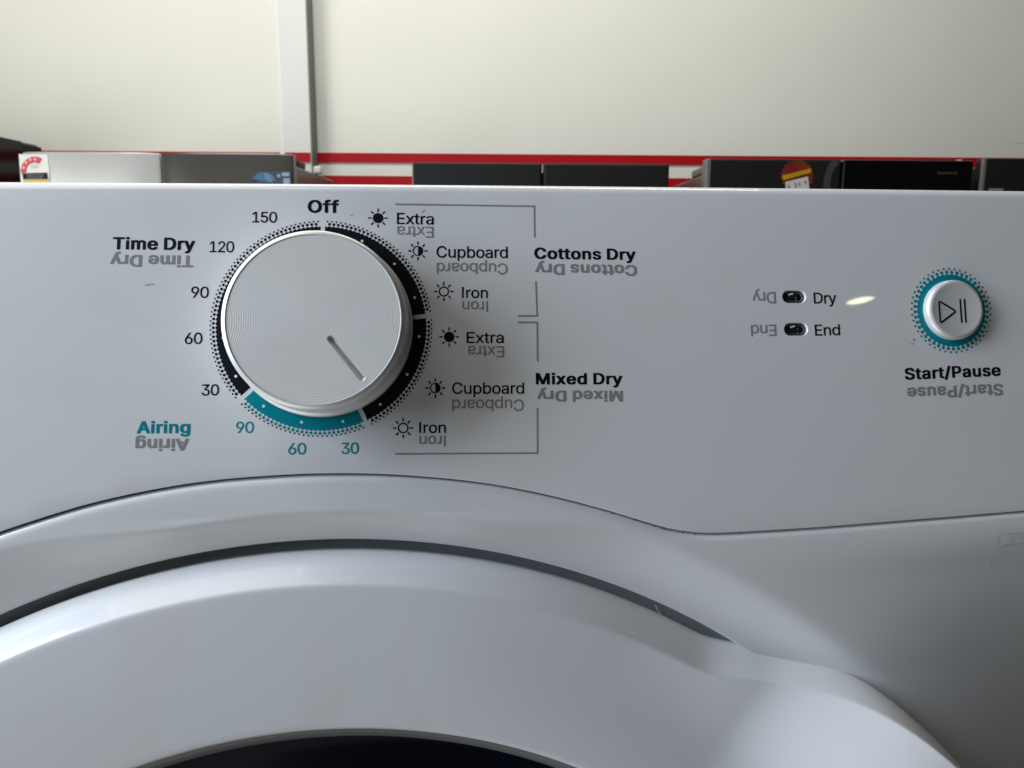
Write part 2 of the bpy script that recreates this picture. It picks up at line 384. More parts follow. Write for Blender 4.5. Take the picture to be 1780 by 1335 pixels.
GLYPH = json.loads('{"R0":[891,[[76,542,83,368,117,221,140,165,174,109,228,50,259,27,324,-6,386,-22,466,-27,519,-19,591,4,648,38,698,85,733,134,781,243,808,372,815,529,806,643,783,748,739,855,688,925,621,980,530,1017,471,1026,420,1026,324,1006,237,956,173,888,121,787,90,674],[232,486,236,591,252,687,275,757,317,829,361,868,416,888,488,886,547,856,591,805,624,737,646,652,657,556,657,442,644,337,615,240,572,169,517,125,466,111,399,116,341,147,293,206,259,289,238,387]]],"R1":[891,[[133,102,134,-1,154,-13,761,-13,785,-3,786,106,781,115,761,120,567,120,559,126,559,997,552,1010,381,1010,152,842,151,704,156,695,169,692,195,704,399,849,400,128,392,120,156,120,138,115]]],"R2":[891,[[107,88,107,-1,128,-13,757,-13,781,-3,782,110,772,121,331,128,635,451,711,552,747,621,767,713,764,776,751,829,729,877,699,918,624,980,560,1008,490,1024,418,1027,366,1019,300,1000,239,967,192,927,154,877,130,827,116,774,111,713,121,702,241,699,261,704,278,781,310,838,337,862,370,879,438,891,510,879,569,842,604,781,612,713,596,652,572,606,533,554,110,100]]],"R3":[891,[[68,256,88,165,133,93,165,61,213,28,265,3,333,-17,455,-26,552,-10,648,31,722,94,767,165,788,245,786,339,770,396,753,431,701,497,645,537,571,569,473,586,747,898,746,1006,724,1013,147,1013,123,1006,120,890,130,879,535,874,292,593,291,486,313,474,464,469,503,460,545,440,589,404,609,372,627,317,629,267,613,208,578,159,519,125,449,111,370,116,300,145,254,193,233,259,222,270,91,273,73,268]]],"R5":[891,[[100,252,105,208,121,158,169,83,252,18,337,-15,410,-26,458,-27,547,-10,632,29,680,65,712,99,764,189,779,243,786,302,784,370,772,429,750,488,712,547,674,587,619,626,578,645,514,663,403,666,286,630,315,874,728,879,738,890,735,1006,713,1013,198,1013,173,1006,117,492,137,483,252,471,318,509,370,526,453,530,501,519,563,479,600,429,622,366,627,304,611,232,571,168,514,127,451,111,377,118,315,151,278,195,257,261,248,268,121,270,104,264]]],"R6":[891,[[107,335,110,267,121,210,162,119,226,48,276,14,322,-6,420,-26,469,-26,538,-15,635,27,670,53,714,99,759,178,782,280,782,337,772,400,757,449,733,494,674,561,591,608,479,631,396,625,644,986,649,997,644,1008,626,1013,501,1013,476,1001,243,660,179,556,127,442],[264,311,276,387,310,449,335,473,377,497,410,506,458,509,517,495,576,451,615,381,627,307,609,221,562,153,495,114,425,109,357,130,308,173,272,248]]],"R9":[891,[[107,709,112,626,130,558,162,497,211,444,270,405,344,379,412,369,494,377,241,5,245,-8,263,-13,403,-10,663,366,746,517,766,571,782,659,777,750,755,829,731,875,691,926,615,985,565,1007,506,1022,462,1027,383,1022,324,1007,272,983,217,946,186,914,154,870,130,822,114,768],[264,676,274,759,303,818,322,843,359,871,425,891,495,886,560,850,589,816,609,779,627,693,615,619,581,554,534,514,493,497,460,492,386,500,324,537,281,602]]],"RC":[1003,[[61,523,63,435,79,333,106,252,141,184,198,109,247,64,303,29,392,-8,471,-24,554,-26,632,-15,718,13,796,59,852,110,907,189,936,263,948,315,940,326,794,326,785,320,753,237,728,203,691,169,652,144,606,127,554,118,499,118,414,138,346,179,285,250,245,333,227,407,221,477,223,558,243,660,268,720,308,783,348,823,399,855,451,875,495,882,556,882,608,873,669,846,718,810,758,754,790,678,807,672,923,672,945,682,943,711,920,783,897,829,854,888,807,932,761,964,674,1004,558,1026,453,1022,342,991,244,932,171,860,109,754,77,654]]],"RD":[987,[[100,995,103,-5,126,-13,514,-8,641,23,739,75,804,132,862,214,899,305,921,418,924,558,913,643,884,742,834,833,773,901,713,945,652,976,571,1000,469,1013,126,1013,105,1008],[262,134,263,873,477,874,527,866,591,846,645,812,690,768,727,707,748,648,764,562,767,466,755,381,730,303,698,246,659,201,621,173,573,149,519,134,438,125,270,125]]],"RE":[823,[[100,995,102,-3,126,-13,731,-13,750,-8,756,1,756,110,746,121,270,125,262,134,265,436,693,437,711,442,716,455,716,560,704,572,265,576,263,873,737,878,749,890,748,1004,724,1013,126,1013,105,1008]]],"RI":[440,[[140,995,140,-1,163,-13,278,-13,294,-8,299,3,299,1001,276,1013,163,1013,145,1008]]],"Ra":[765,[[41,220,47,157,75,84,126,29,191,-7,292,-30,375,-25,463,6,523,54,527,0,536,-9,654,-12,674,-7,679,4,679,524,668,594,637,658,602,697,549,732,493,753,418,767,370,769,296,760,217,736,162,705,109,657,86,624,64,578,71,563,202,527,214,535,245,583,285,614,337,634,414,636,460,624,496,596,517,554,523,495,514,475,493,465,239,426,193,413,132,384,106,365,67,321,51,284],[199,198,202,233,215,262,235,282,265,298,316,313,523,345,524,262,509,205,476,155,423,118,366,103,307,103,265,113,223,139,204,172]]],"Rb":[834,[[85,994,86,-4,108,-14,230,-10,238,-2,241,71,273,35,316,4,353,-13,407,-27,508,-25,567,-9,615,14,661,47,716,109,751,175,775,258,784,330,779,457,762,535,730,607,687,667,626,719,567,748,484,768,416,768,346,752,298,725,241,675,239,1003,217,1013,108,1013,90,1007],[238,372,250,470,278,544,317,594,368,625,410,634,455,635,508,621,561,581,602,514,627,404,627,341,613,262,592,208,565,166,528,131,493,114,434,105,381,111,348,124,305,161,278,199,254,258]]],"Rd":[834,[[50,411,57,269,86,171,144,77,211,20,257,-4,316,-22,361,-29,429,-27,484,-13,523,6,593,69,597,-2,604,-10,724,-14,746,-7,747,1005,726,1013,619,1013,595,1003,593,676,519,737,436,766,335,766,246,739,161,681,103,605,66,514],[207,343,210,426,228,503,270,577,313,614,379,634,453,630,514,597,552,553,576,500,592,433,592,313,580,258,554,195,525,154,497,131,455,111,401,105,357,109,298,138,269,166,240,212,215,289]]],"Rn":[805,[[85,739,88,-5,108,-13,215,-13,239,-3,240,449,250,512,270,559,309,602,357,627,429,633,469,626,511,602,538,569,559,514,565,-3,589,-13,696,-13,715,-6,719,517,700,604,655,683,618,718,573,743,517,762,469,769,405,766,344,751,285,720,241,681,236,746,226,755,106,758,88,751]]],"Ro":[816,[[50,407,50,326,59,260,79,192,110,131,141,89,193,39,259,1,324,-20,383,-29,471,-25,545,-4,597,22,641,54,698,118,735,188,755,254,767,339,764,431,746,520,715,593,678,648,615,706,552,741,486,761,379,768,329,761,254,737,182,691,129,636,93,577,64,498],[207,343,210,422,234,514,271,575,320,616,386,635,469,627,525,595,571,538,590,494,605,435,609,393,605,304,589,243,569,199,542,160,499,125,455,109,396,104,351,111,309,130,273,162,236,221,215,289]]],"Rp":[834,[[85,741,86,-282,108,-294,220,-293,235,-288,240,-279,241,67,285,25,324,0,366,-18,431,-29,495,-27,547,-15,637,28,709,100,757,192,782,304,782,441,757,548,714,634,663,691,576,745,482,768,388,763,311,734,277,710,241,671,238,747,230,755,108,759,90,754],[238,371,250,470,278,544,319,596,368,625,407,634,455,635,519,615,565,577,592,535,609,496,627,402,627,341,613,262,598,221,565,166,537,138,497,116,460,106,405,106,356,120,321,144,285,188,263,232,247,286]]],"Rr":[509,[[85,739,86,-1,108,-13,220,-13,235,-8,240,1,240,466,250,521,287,582,335,614,386,627,477,621,493,627,495,755,469,769,396,769,348,759,294,735,239,690,236,746,226,755,106,758,88,751]]],"Rt":[447,[[-4,740,-1,637,19,630,104,630,109,624,109,174,119,111,136,72,182,21,246,-9,307,-21,353,-21,431,-5,437,6,412,111,394,118,355,112,296,117,273,146,264,194,265,626,412,635,417,644,416,749,394,759,267,760,262,932,241,940,134,940,110,928,108,761,16,758,-1,752]]],"Ru":[806,[[85,740,87,225,103,146,149,65,213,12,257,-7,316,-21,379,-23,455,-7,517,23,565,66,568,0,576,-8,693,-12,715,-5,716,751,696,759,589,759,565,749,564,277,558,244,536,188,510,155,463,124,412,112,355,115,307,135,272,170,250,218,240,279,239,749,217,759,108,759,90,753]]],"Rx":[744,[[24,1,29,-8,47,-13,176,-13,194,-8,372,265,549,-6,569,-13,696,-13,718,-5,716,12,463,377,705,735,704,751,680,758,558,758,538,751,375,497,211,752,193,758,64,758,42,750,42,737,282,381]]],"Ry":[765,[[18,742,299,-2,267,-96,237,-143,200,-163,126,-156,105,-164,77,-273,93,-287,134,-296,230,-294,292,-274,340,-241,375,-201,408,-144,747,747,739,755,720,759,606,759,582,747,383,191,183,749,161,759,40,759,23,754]]],"B/":[604,[[28,-95,29,-130,45,-139,228,-141,252,-137,263,-128,578,971,583,1028,576,1039,383,1044,350,1032]]],"BA":[1057,[[33,46,34,11,49,2,281,4,290,13,385,261,674,262,683,257,781,6,809,0,995,0,1030,11,1026,69,661,994,632,1000,431,1000,396,989],[447,431,532,657,616,431]]],"BC":[1116,[[79,538,81,423,92,347,112,277,151,198,199,134,265,74,353,25,414,5,527,-13,648,-13,742,0,822,26,899,68,956,118,1012,191,1041,261,1053,310,1052,345,1045,353,1017,358,816,356,803,347,770,269,722,215,648,175,576,162,490,191,431,231,383,292,349,362,332,429,325,501,332,569,350,640,373,692,413,749,451,785,508,818,586,840,648,826,689,807,735,774,763,741,790,694,803,655,816,646,1017,643,1050,655,1050,702,1030,769,1002,825,971,866,890,938,840,967,774,991,652,1012,497,1010,386,987,283,938,199,866,137,778,99,681]]],"BD":[1101,[[118,981,120,9,156,0,554,0,639,8,702,21,781,49,880,112,938,173,981,243,1013,331,1029,434,1029,571,1013,671,980,762,922,850,862,906,801,944,739,970,659,990,560,1000,154,1000,126,995],[367,175,368,831,506,832,582,817,626,799,679,764,724,713,753,659,773,595,784,520,779,442,766,380,747,331,715,277,677,237,628,205,562,179,501,168,375,166]]],"BM":[1349,[[118,981,118,17,122,7,152,0,327,0,362,11,366,471,569,5,759,0,793,9,988,472,993,11,1028,0,1205,0,1236,9,1238,981,1234,993,1205,1000,973,1000,937,989,680,370,419,991,388,1000,152,1000,126,995]]],"BO":[1162,[[79,538,81,423,94,339,125,247,162,181,203,130,283,62,368,19,455,-4,530,-13,689,-8,798,17,873,52,962,123,1011,183,1059,277,1083,370,1092,460,1087,599,1067,696,1029,786,974,864,901,929,825,972,718,1004,645,1012,523,1012,453,1004,355,976,272,930,192,858,128,759,94,661],[325,497,344,620,362,669,398,730,434,770,475,801,532,827,584,839,635,829,683,809,728,778,763,743,792,703,821,640,845,515,841,439,827,378,809,329,775,271,733,225,700,201,645,175,595,162,545,169,488,192,434,229,405,261,381,296,348,366,332,429]]],"BP":[988,[[118,981,118,13,128,4,152,0,353,3,367,15,368,340,580,342,669,353,744,375,816,416,879,485,912,557,926,639,926,708,917,772,884,852,847,899,787,946,698,983,580,1000,154,1000,126,995],[367,518,368,832,541,830,589,814,635,781,665,727,677,671,663,612,629,557,582,526,530,511,375,508]]],"BS":[992,[[74,294,86,200,101,161,130,115,202,50,252,23,305,5,436,-16,613,-12,731,15,820,64,856,95,888,136,906,169,921,222,924,339,912,386,890,427,827,492,742,539,488,612,414,642,370,678,351,725,364,766,396,803,453,834,508,845,567,829,618,798,647,762,663,710,674,701,897,700,911,712,906,786,888,839,864,878,818,926,759,965,672,998,593,1011,447,1013,355,1000,281,977,202,933,160,893,134,858,105,780,105,657,119,612,141,575,193,524,278,475,541,399,615,368,659,333,677,282,657,233,626,200,558,165,497,154,427,172,374,204,341,249,327,302,318,310,108,314,82,309]]],"BT":[996,[[63,981,63,850,71,839,377,831,379,11,414,0,591,0,619,5,627,17,628,831,934,839,941,850,940,989,905,1000,99,1000,71,995]]],"Ba":[879,[[59,254,61,176,85,106,132,50,206,8,259,-7,324,-16,455,-13,545,8,580,1,776,6,784,18,784,539,772,604,755,644,721,688,672,726,626,746,547,765,484,771,368,769,268,750,206,726,161,696,103,633,81,588,81,551,88,542,211,507,303,507,318,515,347,559,370,578,414,601,449,607,479,598,513,574,533,539,539,504,532,493,508,483,254,447,154,411,126,392,85,348,68,313],[306,223,321,262,372,294,438,310,541,319,537,268,519,225,490,189,438,158,394,148,357,159,327,180]]],"Bd":[948,[[68,433,70,295,95,195,123,138,162,86,241,25,309,-2,390,-15,523,-13,610,10,650,-1,820,-1,849,6,854,19,852,990,818,1000,645,1000,615,991,609,748,510,770,383,770,281,749,212,714,147,652,105,587,79,513],[312,369,317,429,337,496,361,540,403,581,444,601,475,603,534,573,569,533,591,490,607,433,609,341,598,289,572,230,543,192,517,172,460,151,420,166,386,191,357,226,337,263,319,320]]],"Be":[908,[[68,429,70,295,82,238,105,174,143,115,182,73,239,33,283,12,342,-5,420,-15,536,-15,632,0,696,22,756,60,807,113,838,172,838,215,827,227,713,253,635,255,604,247,576,201,543,172,508,156,473,149,418,168,380,193,348,232,326,277,318,308,322,313,816,313,851,324,847,484,834,546,813,597,776,653,736,693,698,720,641,747,527,770,399,770,320,757,250,730,195,694,125,615,86,529],[323,472,342,519,375,561,420,592,464,606,506,593,552,559,578,521,596,474,589,469]]],"Bf":[612,[[13,741,16,611,47,603,152,603,159,598,161,11,193,0,366,0,394,5,402,17,403,600,538,603,562,608,570,620,568,751,536,760,405,761,402,807,416,846,442,869,536,865,567,873,598,969,597,1012,569,1026,484,1039,379,1039,276,1016,221,983,176,928,160,872,158,763,29,758,16,752]]],"Bg":[949,[[68,437,68,326,86,230,123,152,187,81,268,35,364,12,506,9,606,30,611,27,602,-25,579,-66,544,-92,477,-116,436,-111,392,-93,361,-71,311,-17,230,-13,191,-25,108,-69,101,-80,103,-125,133,-166,174,-204,235,-240,311,-265,405,-278,530,-278,613,-267,693,-244,749,-215,799,-170,838,-107,854,-35,854,744,850,754,820,761,650,761,626,757,613,747,517,769,383,770,316,759,263,741,197,701,130,629,88,545],[312,377,319,443,339,502,376,558,420,591,464,606,506,592,550,560,586,506,606,445,614,396,605,320,576,248,549,214,514,190,460,173,413,191,380,213,350,250,333,285]]],"Bi":[441,[[103,741,103,13,112,4,137,0,333,3,345,17,345,747,335,756,311,760,139,760,110,755],[81,944,81,895,92,864,119,837,161,820,272,818,307,825,349,852,369,885,371,946,363,975,336,1005,292,1024,180,1027,139,1018,93,981]]],"Bm":[1312,[[103,741,103,17,108,6,137,0,309,0,344,11,350,493,361,528,387,567,416,590,453,605,482,594,509,573,527,546,537,516,540,17,545,6,573,0,746,0,781,11,782,489,798,540,819,571,851,594,881,606,943,575,965,540,974,501,975,11,1012,0,1183,0,1216,11,1214,571,1185,657,1162,690,1117,729,1036,764,947,775,855,773,801,764,757,750,693,715,628,756,582,768,521,775,431,773,344,751,309,760,137,760,110,755]]],"Bn":[919,[[103,741,106,8,137,0,309,0,344,11,345,436,352,485,372,534,395,565,436,592,473,604,508,592,541,567,566,528,579,487,582,11,617,0,790,0,820,8,823,532,805,614,759,689,729,716,680,745,626,762,562,771,434,768,344,747,331,756,307,760,137,760,110,755]]],"Bo":[930,[[68,429,68,320,77,259,97,195,121,148,157,99,212,49,274,15,337,-5,412,-15,525,-15,619,0,687,25,743,62,803,125,840,191,865,273,871,334,869,451,851,535,821,603,783,655,718,712,674,736,595,762,534,770,383,768,296,749,224,714,155,654,110,589,82,515],[312,369,324,453,355,525,398,574,438,597,469,606,525,585,572,543,607,478,627,388,615,302,580,224,534,176,471,150,414,170,368,211,328,287]]],"Br":[623,[[103,741,103,13,112,4,137,0,333,3,345,15,345,452,355,503,383,551,442,591,471,598,567,595,597,603,600,755,589,766,562,771,425,771,340,753,307,760,137,760,110,755]]],"Bs":[831,[[70,215,70,183,79,150,116,86,169,39,246,4,359,-15,479,-15,578,0,635,19,678,43,738,99,768,162,773,267,748,338,713,378,674,406,586,439,399,485,356,509,339,543,368,585,429,611,478,591,506,562,529,521,541,514,624,512,746,537,760,548,760,584,729,652,683,704,641,732,578,757,519,768,364,770,313,764,237,743,182,714,127,662,96,597,92,500,99,464,116,425,155,382,198,353,274,324,464,278,506,254,524,220,508,190,484,170,418,147,383,157,345,179,323,207,306,248,292,255,193,255,82,233]]],"Bt":[561,[[13,742,16,613,45,604,121,603,127,598,127,178,136,119,158,75,215,24,287,-1,337,-7,449,-7,536,9,541,53,517,151,486,160,399,159,377,186,369,229,370,600,488,603,519,612,520,752,488,761,370,764,369,916,361,926,163,931,137,927,127,918,126,764,29,759,16,753]]],"Bu":[920,[[103,742,105,225,121,151,141,110,167,75,208,39,252,15,303,-1,364,-9,475,-9,534,-1,580,14,621,1,790,1,820,9,820,753,790,761,617,761,582,750,576,279,554,225,530,195,501,175,455,157,420,170,385,197,364,227,350,270,344,750,311,761,137,761,110,756]]],"Bx":[858,[[41,44,43,11,58,2,294,4,434,194,571,5,600,0,790,0,821,7,823,54,580,384,810,704,810,751,776,760,589,760,560,755,436,585,313,755,285,760,93,760,61,753,59,706,288,388,44,56]]],"By":[879,[[35,742,38,701,310,29,284,-43,255,-86,233,-99,154,-98,123,-107,94,-201,94,-242,115,-257,185,-268,294,-268,379,-251,420,-230,459,-199,514,-119,849,701,851,748,842,757,816,761,635,761,603,752,444,352,285,753,254,761,69,761,43,756]]]}')


def text_loops(s, style, p0, p1, cap, track=0.0):
    """letter outlines standing on the baseline p0 -> p1, stretched to fill it"""
    loops, x = [], 0.0
    lo, hi = 1e9, -1e9
    for ch in s:
        if ch == ' ':
            x += 0.40 + track
            continue
        adv, Ls = GLYPH[style + ch]
        for L in Ls:
            q = [(x + L[2 * i] / 1000, L[2 * i + 1] / 1000) for i in range(len(L) // 2)]
            lo, hi = min(lo, min(a for a, b in q)), max(hi, max(a for a, b in q))
            loops.append(q)
        x += adv / 1000 + track
    p0, p1 = np.array(p0), np.array(p1)
    d = p1 - p0
    ln = np.hypot(*d)
    d = d / ln
    n = np.array([-d[1], d[0]])
    k = ln / (hi - lo)
    return [[tuple(p0 + d * (a - lo) * k + n * b * cap) for a, b in q] for q in loops]


def lettering(s, style, x0, y0, x1, y1, cap_px, material, parent, label, track=0.0):
    """word between two baseline pixels; x0 > x1 gives the upside-down twin"""
    a, b = at(x0, y0), at(x1, y1)
    sg = -1 if x1 > x0 else 1
    xm, ym = (x0 + x1) / 2, (y0 + y1) / 2
    cap = np.hypot(*(at(xm, ym + sg * cap_px) - at(xm, ym)))
    return print_uv('lettering', text_loops(s, style, a, b, cap, track), material, parent, label=label)


# ------------------------------------------------------------------ dryer
VTOP = 40.85
base_pt = S(0, -560, -300)
yaw = math.atan2(*(S(50, 0) - S(-50, 0))[[1, 0]])
dryer = thing('clothes_dryer', 'white front-loading clothes dryer with a silver program dial, filling the foreground before the fridges', 'dryer',
              (base_pt[0], base_pt[1], base_pt[2]), yaw)

# the seam between control panel and body, traced once and mirrored about the door axis
A_PX = [(581, 823.6), (700, 826.4), (840, 840), (960.6, 863), (1061, 890), (1121, 908), (1161, 919.4), (1201, 926), (1241, 927.8), (1291, 925.6),
        (1405.6, 918.8), (1520, 910), (1635, 900.8), (1780, 889.7)]
A_R = [at(*p) for p in A_PX] + [np.array([298.0, -50.3])]
A_R[0][0] = max(A_R[0][0], 0.5)
A_L = [at(*p) for p in [(0, 926), (120, 886), (240, 857), (360.6, 837), (481, 827)]]
shift = A_L[0]
A_LL = [np.array([-q[0], q[1] + (-52.34 + 52.2)]) for q in A_R if q[0] > 84][::-1]
A_ALL = np.array(A_LL + A_L + A_R)
# smooth interpolation (Catmull-Rom through the traced points)


def catmull(P, n):
    P = np.asarray(P, float)
    Q = np.vstack([2 * P[0] - P[1], P, 2 * P[-1] - P[-2]])
    out = []
    for i in range(1, len(Q) - 2):
        for t in np.linspace(0, 1, n, endpoint=False):
            a, b, c, d = Q[i - 1], Q[i], Q[i + 1], Q[i + 2]
            out.append(.5 * ((2 * b) + (c - a) * t + (2 * a - 5 * b + 4 * c - d) * t * t + (3 * b - a - 3 * c + d) * t ** 3))
    out.append(P[-1])
    return np.array(out)


SEAM = catmull(A_ALL, 8)
for _ in range(6):
    SEAM[1:-1, 1] = (SEAM[:-2, 1] + 2 * SEAM[1:-1, 1] + SEAM[2:, 1]) / 4


def seam_v(u):
    return np.interp(u, SEAM[:, 0], SEAM[:, 1])


# --- control panel: a sheet with its top rolled over, its lower edge turned in and two lamp windows cut out
def capsule(c, w, hgt, n=12):
    r, k = hgt / 2, (w - hgt) / 2
    q = [(c[0] + k + r * math.sin(a), c[1] + r * math.cos(a)) for a in np.linspace(0, math.pi, n)]
    q += [(c[0] - k - r * math.sin(a), c[1] - r * math.cos(a)) for a in np.linspace(0, math.pi, n)]
    return q


LAMPS = [(at(1380.7, 515.8), 6.75, 3.45), (at(1383.9, 572.4), 6.8, 3.5)]
FIL = 3.2
us = np.unique(np.concatenate([np.arange(-298, 299, 4.0), [298.0]]))
GAP = 0.13                                               # half the seam, mm
bot = np.stack([us, seam_v(us) + GAP + 0.3], 1)
top = np.stack([us, np.full(len(us), VTOP - FIL)], 1)
outer = [tuple(p) for p in bot] + [tuple(p) for p in top[::-1]]
pts = list(outer)
edges = [(i, (i + 1) % len(outer)) for i in range(len(outer))]
hole_loops = []
for c, w_, h_ in LAMPS:
    q = capsule(c, w_ + .5, h_ + .5)
    q = [p for i, p in enumerate(q) if i == 0 or math.dist(p, q[i - 1]) > 1e-4]
    if math.dist(q[0], q[-1]) < 1e-4:
        q.pop()
    k = len(pts)
    pts += q
    edges += [(k + i, k + (i + 1) % len(q)) for i in range(len(q))]
    hole_loops.append(q)
for u in np.arange(-296, 297, 5.0):
    for v in np.arange(-52, VTOP - FIL - 2, 5.0):
        if v > seam_v(u) + 2.5 and all(abs(u - c[0]) > 5.5 or abs(v - c[1]) > 4 for c, _, _ in LAMPS):
            pts.append((u, v))
res = delaunay_2d_cdt([Vector(p) for p in pts], edges, [], 1, 1e-5)
P2 = np.array([(p.x, p.y) for p in res[0]])


def in_caps(p):
    for c, w_, h_ in LAMPS:
        k = (w_ - h_) / 2
        if math.dist(p, (min(max(p[0], c[0] - k), c[0] + k), c[1])) < h_ / 2 + .2:
            return True
    return False


tri = []
for f in res[2]:
    g = P2[list(f)].mean(0)
    if in_caps(g) or g[1] < seam_v(g[0]) + GAP + .2:
        continue
    tri.append(tuple(f))
V = [tuple(x) for x in S(P2[:, 0], P2[:, 1], 0)]
# rolled top edge
rows = []
for a in np.linspace(0, math.pi / 2 + .15, 9):
    rows.append(S(us, np.full(len(us), VTOP - FIL + FIL * math.sin(a)), np.full(len(us), -FIL + FIL * math.cos(a))))
rows.append(S(us, np.full(len(us), VTOP - .3), np.full(len(us), -12.0)))
k = len(V)
V += [tuple(x) for r_ in rows for x in r_]
tri += gridfaces(len(rows), len(us), k)
# lower edge turned in
rows = []
for a in np.linspace(0, math.pi / 2, 5):
    rows.append(S(us, seam_v(us) + GAP + .3 - .3 * math.sin(a), np.full(len(us), -.3 + .3 * math.cos(a))))
rows.append(S(us, seam_v(us) + GAP, np.full(len(us), -7.0)))
k = len(V)
V += [tuple(x) for r_ in rows for x in r_]
tri += gridfaces(len(rows), len(us), k)
# lamp window walls
for q in hole_loops:
    q = np.array(q)
    c = q.mean(0)
    n_ = len(q)
    rows = []
    for s_, hh in ((0, -.004), (.10, -.03), (.19, -.10), (.25, -.25), (.25, -2.2)):
        dirs = (q - c) / np.hypot(*(q - c).T)[:, None]
        rows.append(S(q[:, 0] - dirs[:, 0] * s_, q[:, 1] - dirs[:, 1] * s_, np.full(n_, hh)))
    k = len(V)
    V += [tuple(x) for r_ in rows for x in r_]
    tri += gridfaces(len(rows), n_, k, wrap=True)
panel = link('control_panel', mesh('control_panel', V, tri, weld=2e-6), M['white'], dryer)

# --- printed scale round the dial
def sector(r0, r1, a0, a1, g0=0.0, g1=0.0, bumps=None):
    """ring sector, clockwise degrees from the top; ends are cut parallel, g mm clear of the ray"""
    out, inn = [], []
    n = max(8, int((a1 - a0) * 2.5))
    A0o, A1o = a0 + math.degrees(g0 / r1), a1 - math.degrees(g1 / r1)
    A0i, A1i = a0 + math.degrees(g0 / r0), a1 - math.degrees(g1 / r0)
    for i in range(n + 1):
        a = A0o + (A1o - A0o) * i / n
        rr = r1 + (bumps[1] * abs(math.sin(math.radians(a) * bumps[0] / 2)) if bumps else 0)
        out.append((rr * math.sin(R(a)), rr * math.cos(R(a))))
        b = A0i + (A1i - A0i) * i / n
        inn.append((r0 * math.sin(R(b)), r0 * math.cos(R(b))))
    return out + inn[::-1]


def shifted(loop, c):
    return [(x + c[0], y + c[1]) for x, y in loop]


ND = 150
segs = [(0, 84, 'ink'), (84, 156, 'ink'), (156, 228, 'teal'), (228, 360, 'ink')]
for a0, a1, mk in segs:
    print_uv('scale_band', [sector(22.8, 27.55, a0, a1, .6, .6, (ND, .42))], M[mk], panel,
             label='teal arc of the dial scale' if mk == 'teal' else None)
gaps = [0, 84, 156, 228, 360]


def dots(c, n, specs, mats, parent, gapl=()):
    """rows of printed dots, one film per row and colour"""
    for r, dr, off in specs:
        bucket = {}
        for i in range(n):
            a = (i + off) * 360 / n
            if any(abs(a - g) * math.pi / 180 * r < .62 for g in gapl):
                continue
            mk = mats(a, r)
            bucket.setdefault(mk, []).append(circle(c[0] + r * math.sin(R(a)), c[1] + r * math.cos(R(a)), dr, 10))
        for mk, lp in bucket.items():
            V, Fc = [], []
            for q in lp:
                k = len(V)
                V += q
                Fc.append(tuple(range(k, k + len(q))))
            V = np.array(V)
            o = link('dotted_border', mesh('dotted_border', S(V[:, 0], V[:, 1], INK), Fc, smooth=False), M[mk], parent)
            o['kind'] = 'stuff'


dots((0, 0), ND, [(28.50, .40, .5), (29.24, .25, 0.0)], lambda a, r: 'teal' if 156 < a < 228 and r < 29 else 'ink', panel, gaps)
for k in range(1, 15):
    a = 24 * k
    if a in (288, 312, 336):
        pass
    print_uv('scale_dot', [circle(26.0 * math.sin(R(a)), 26.0 * math.cos(R(a)), .38, 16)], M['white_ink'], panel, h=INK * 2)

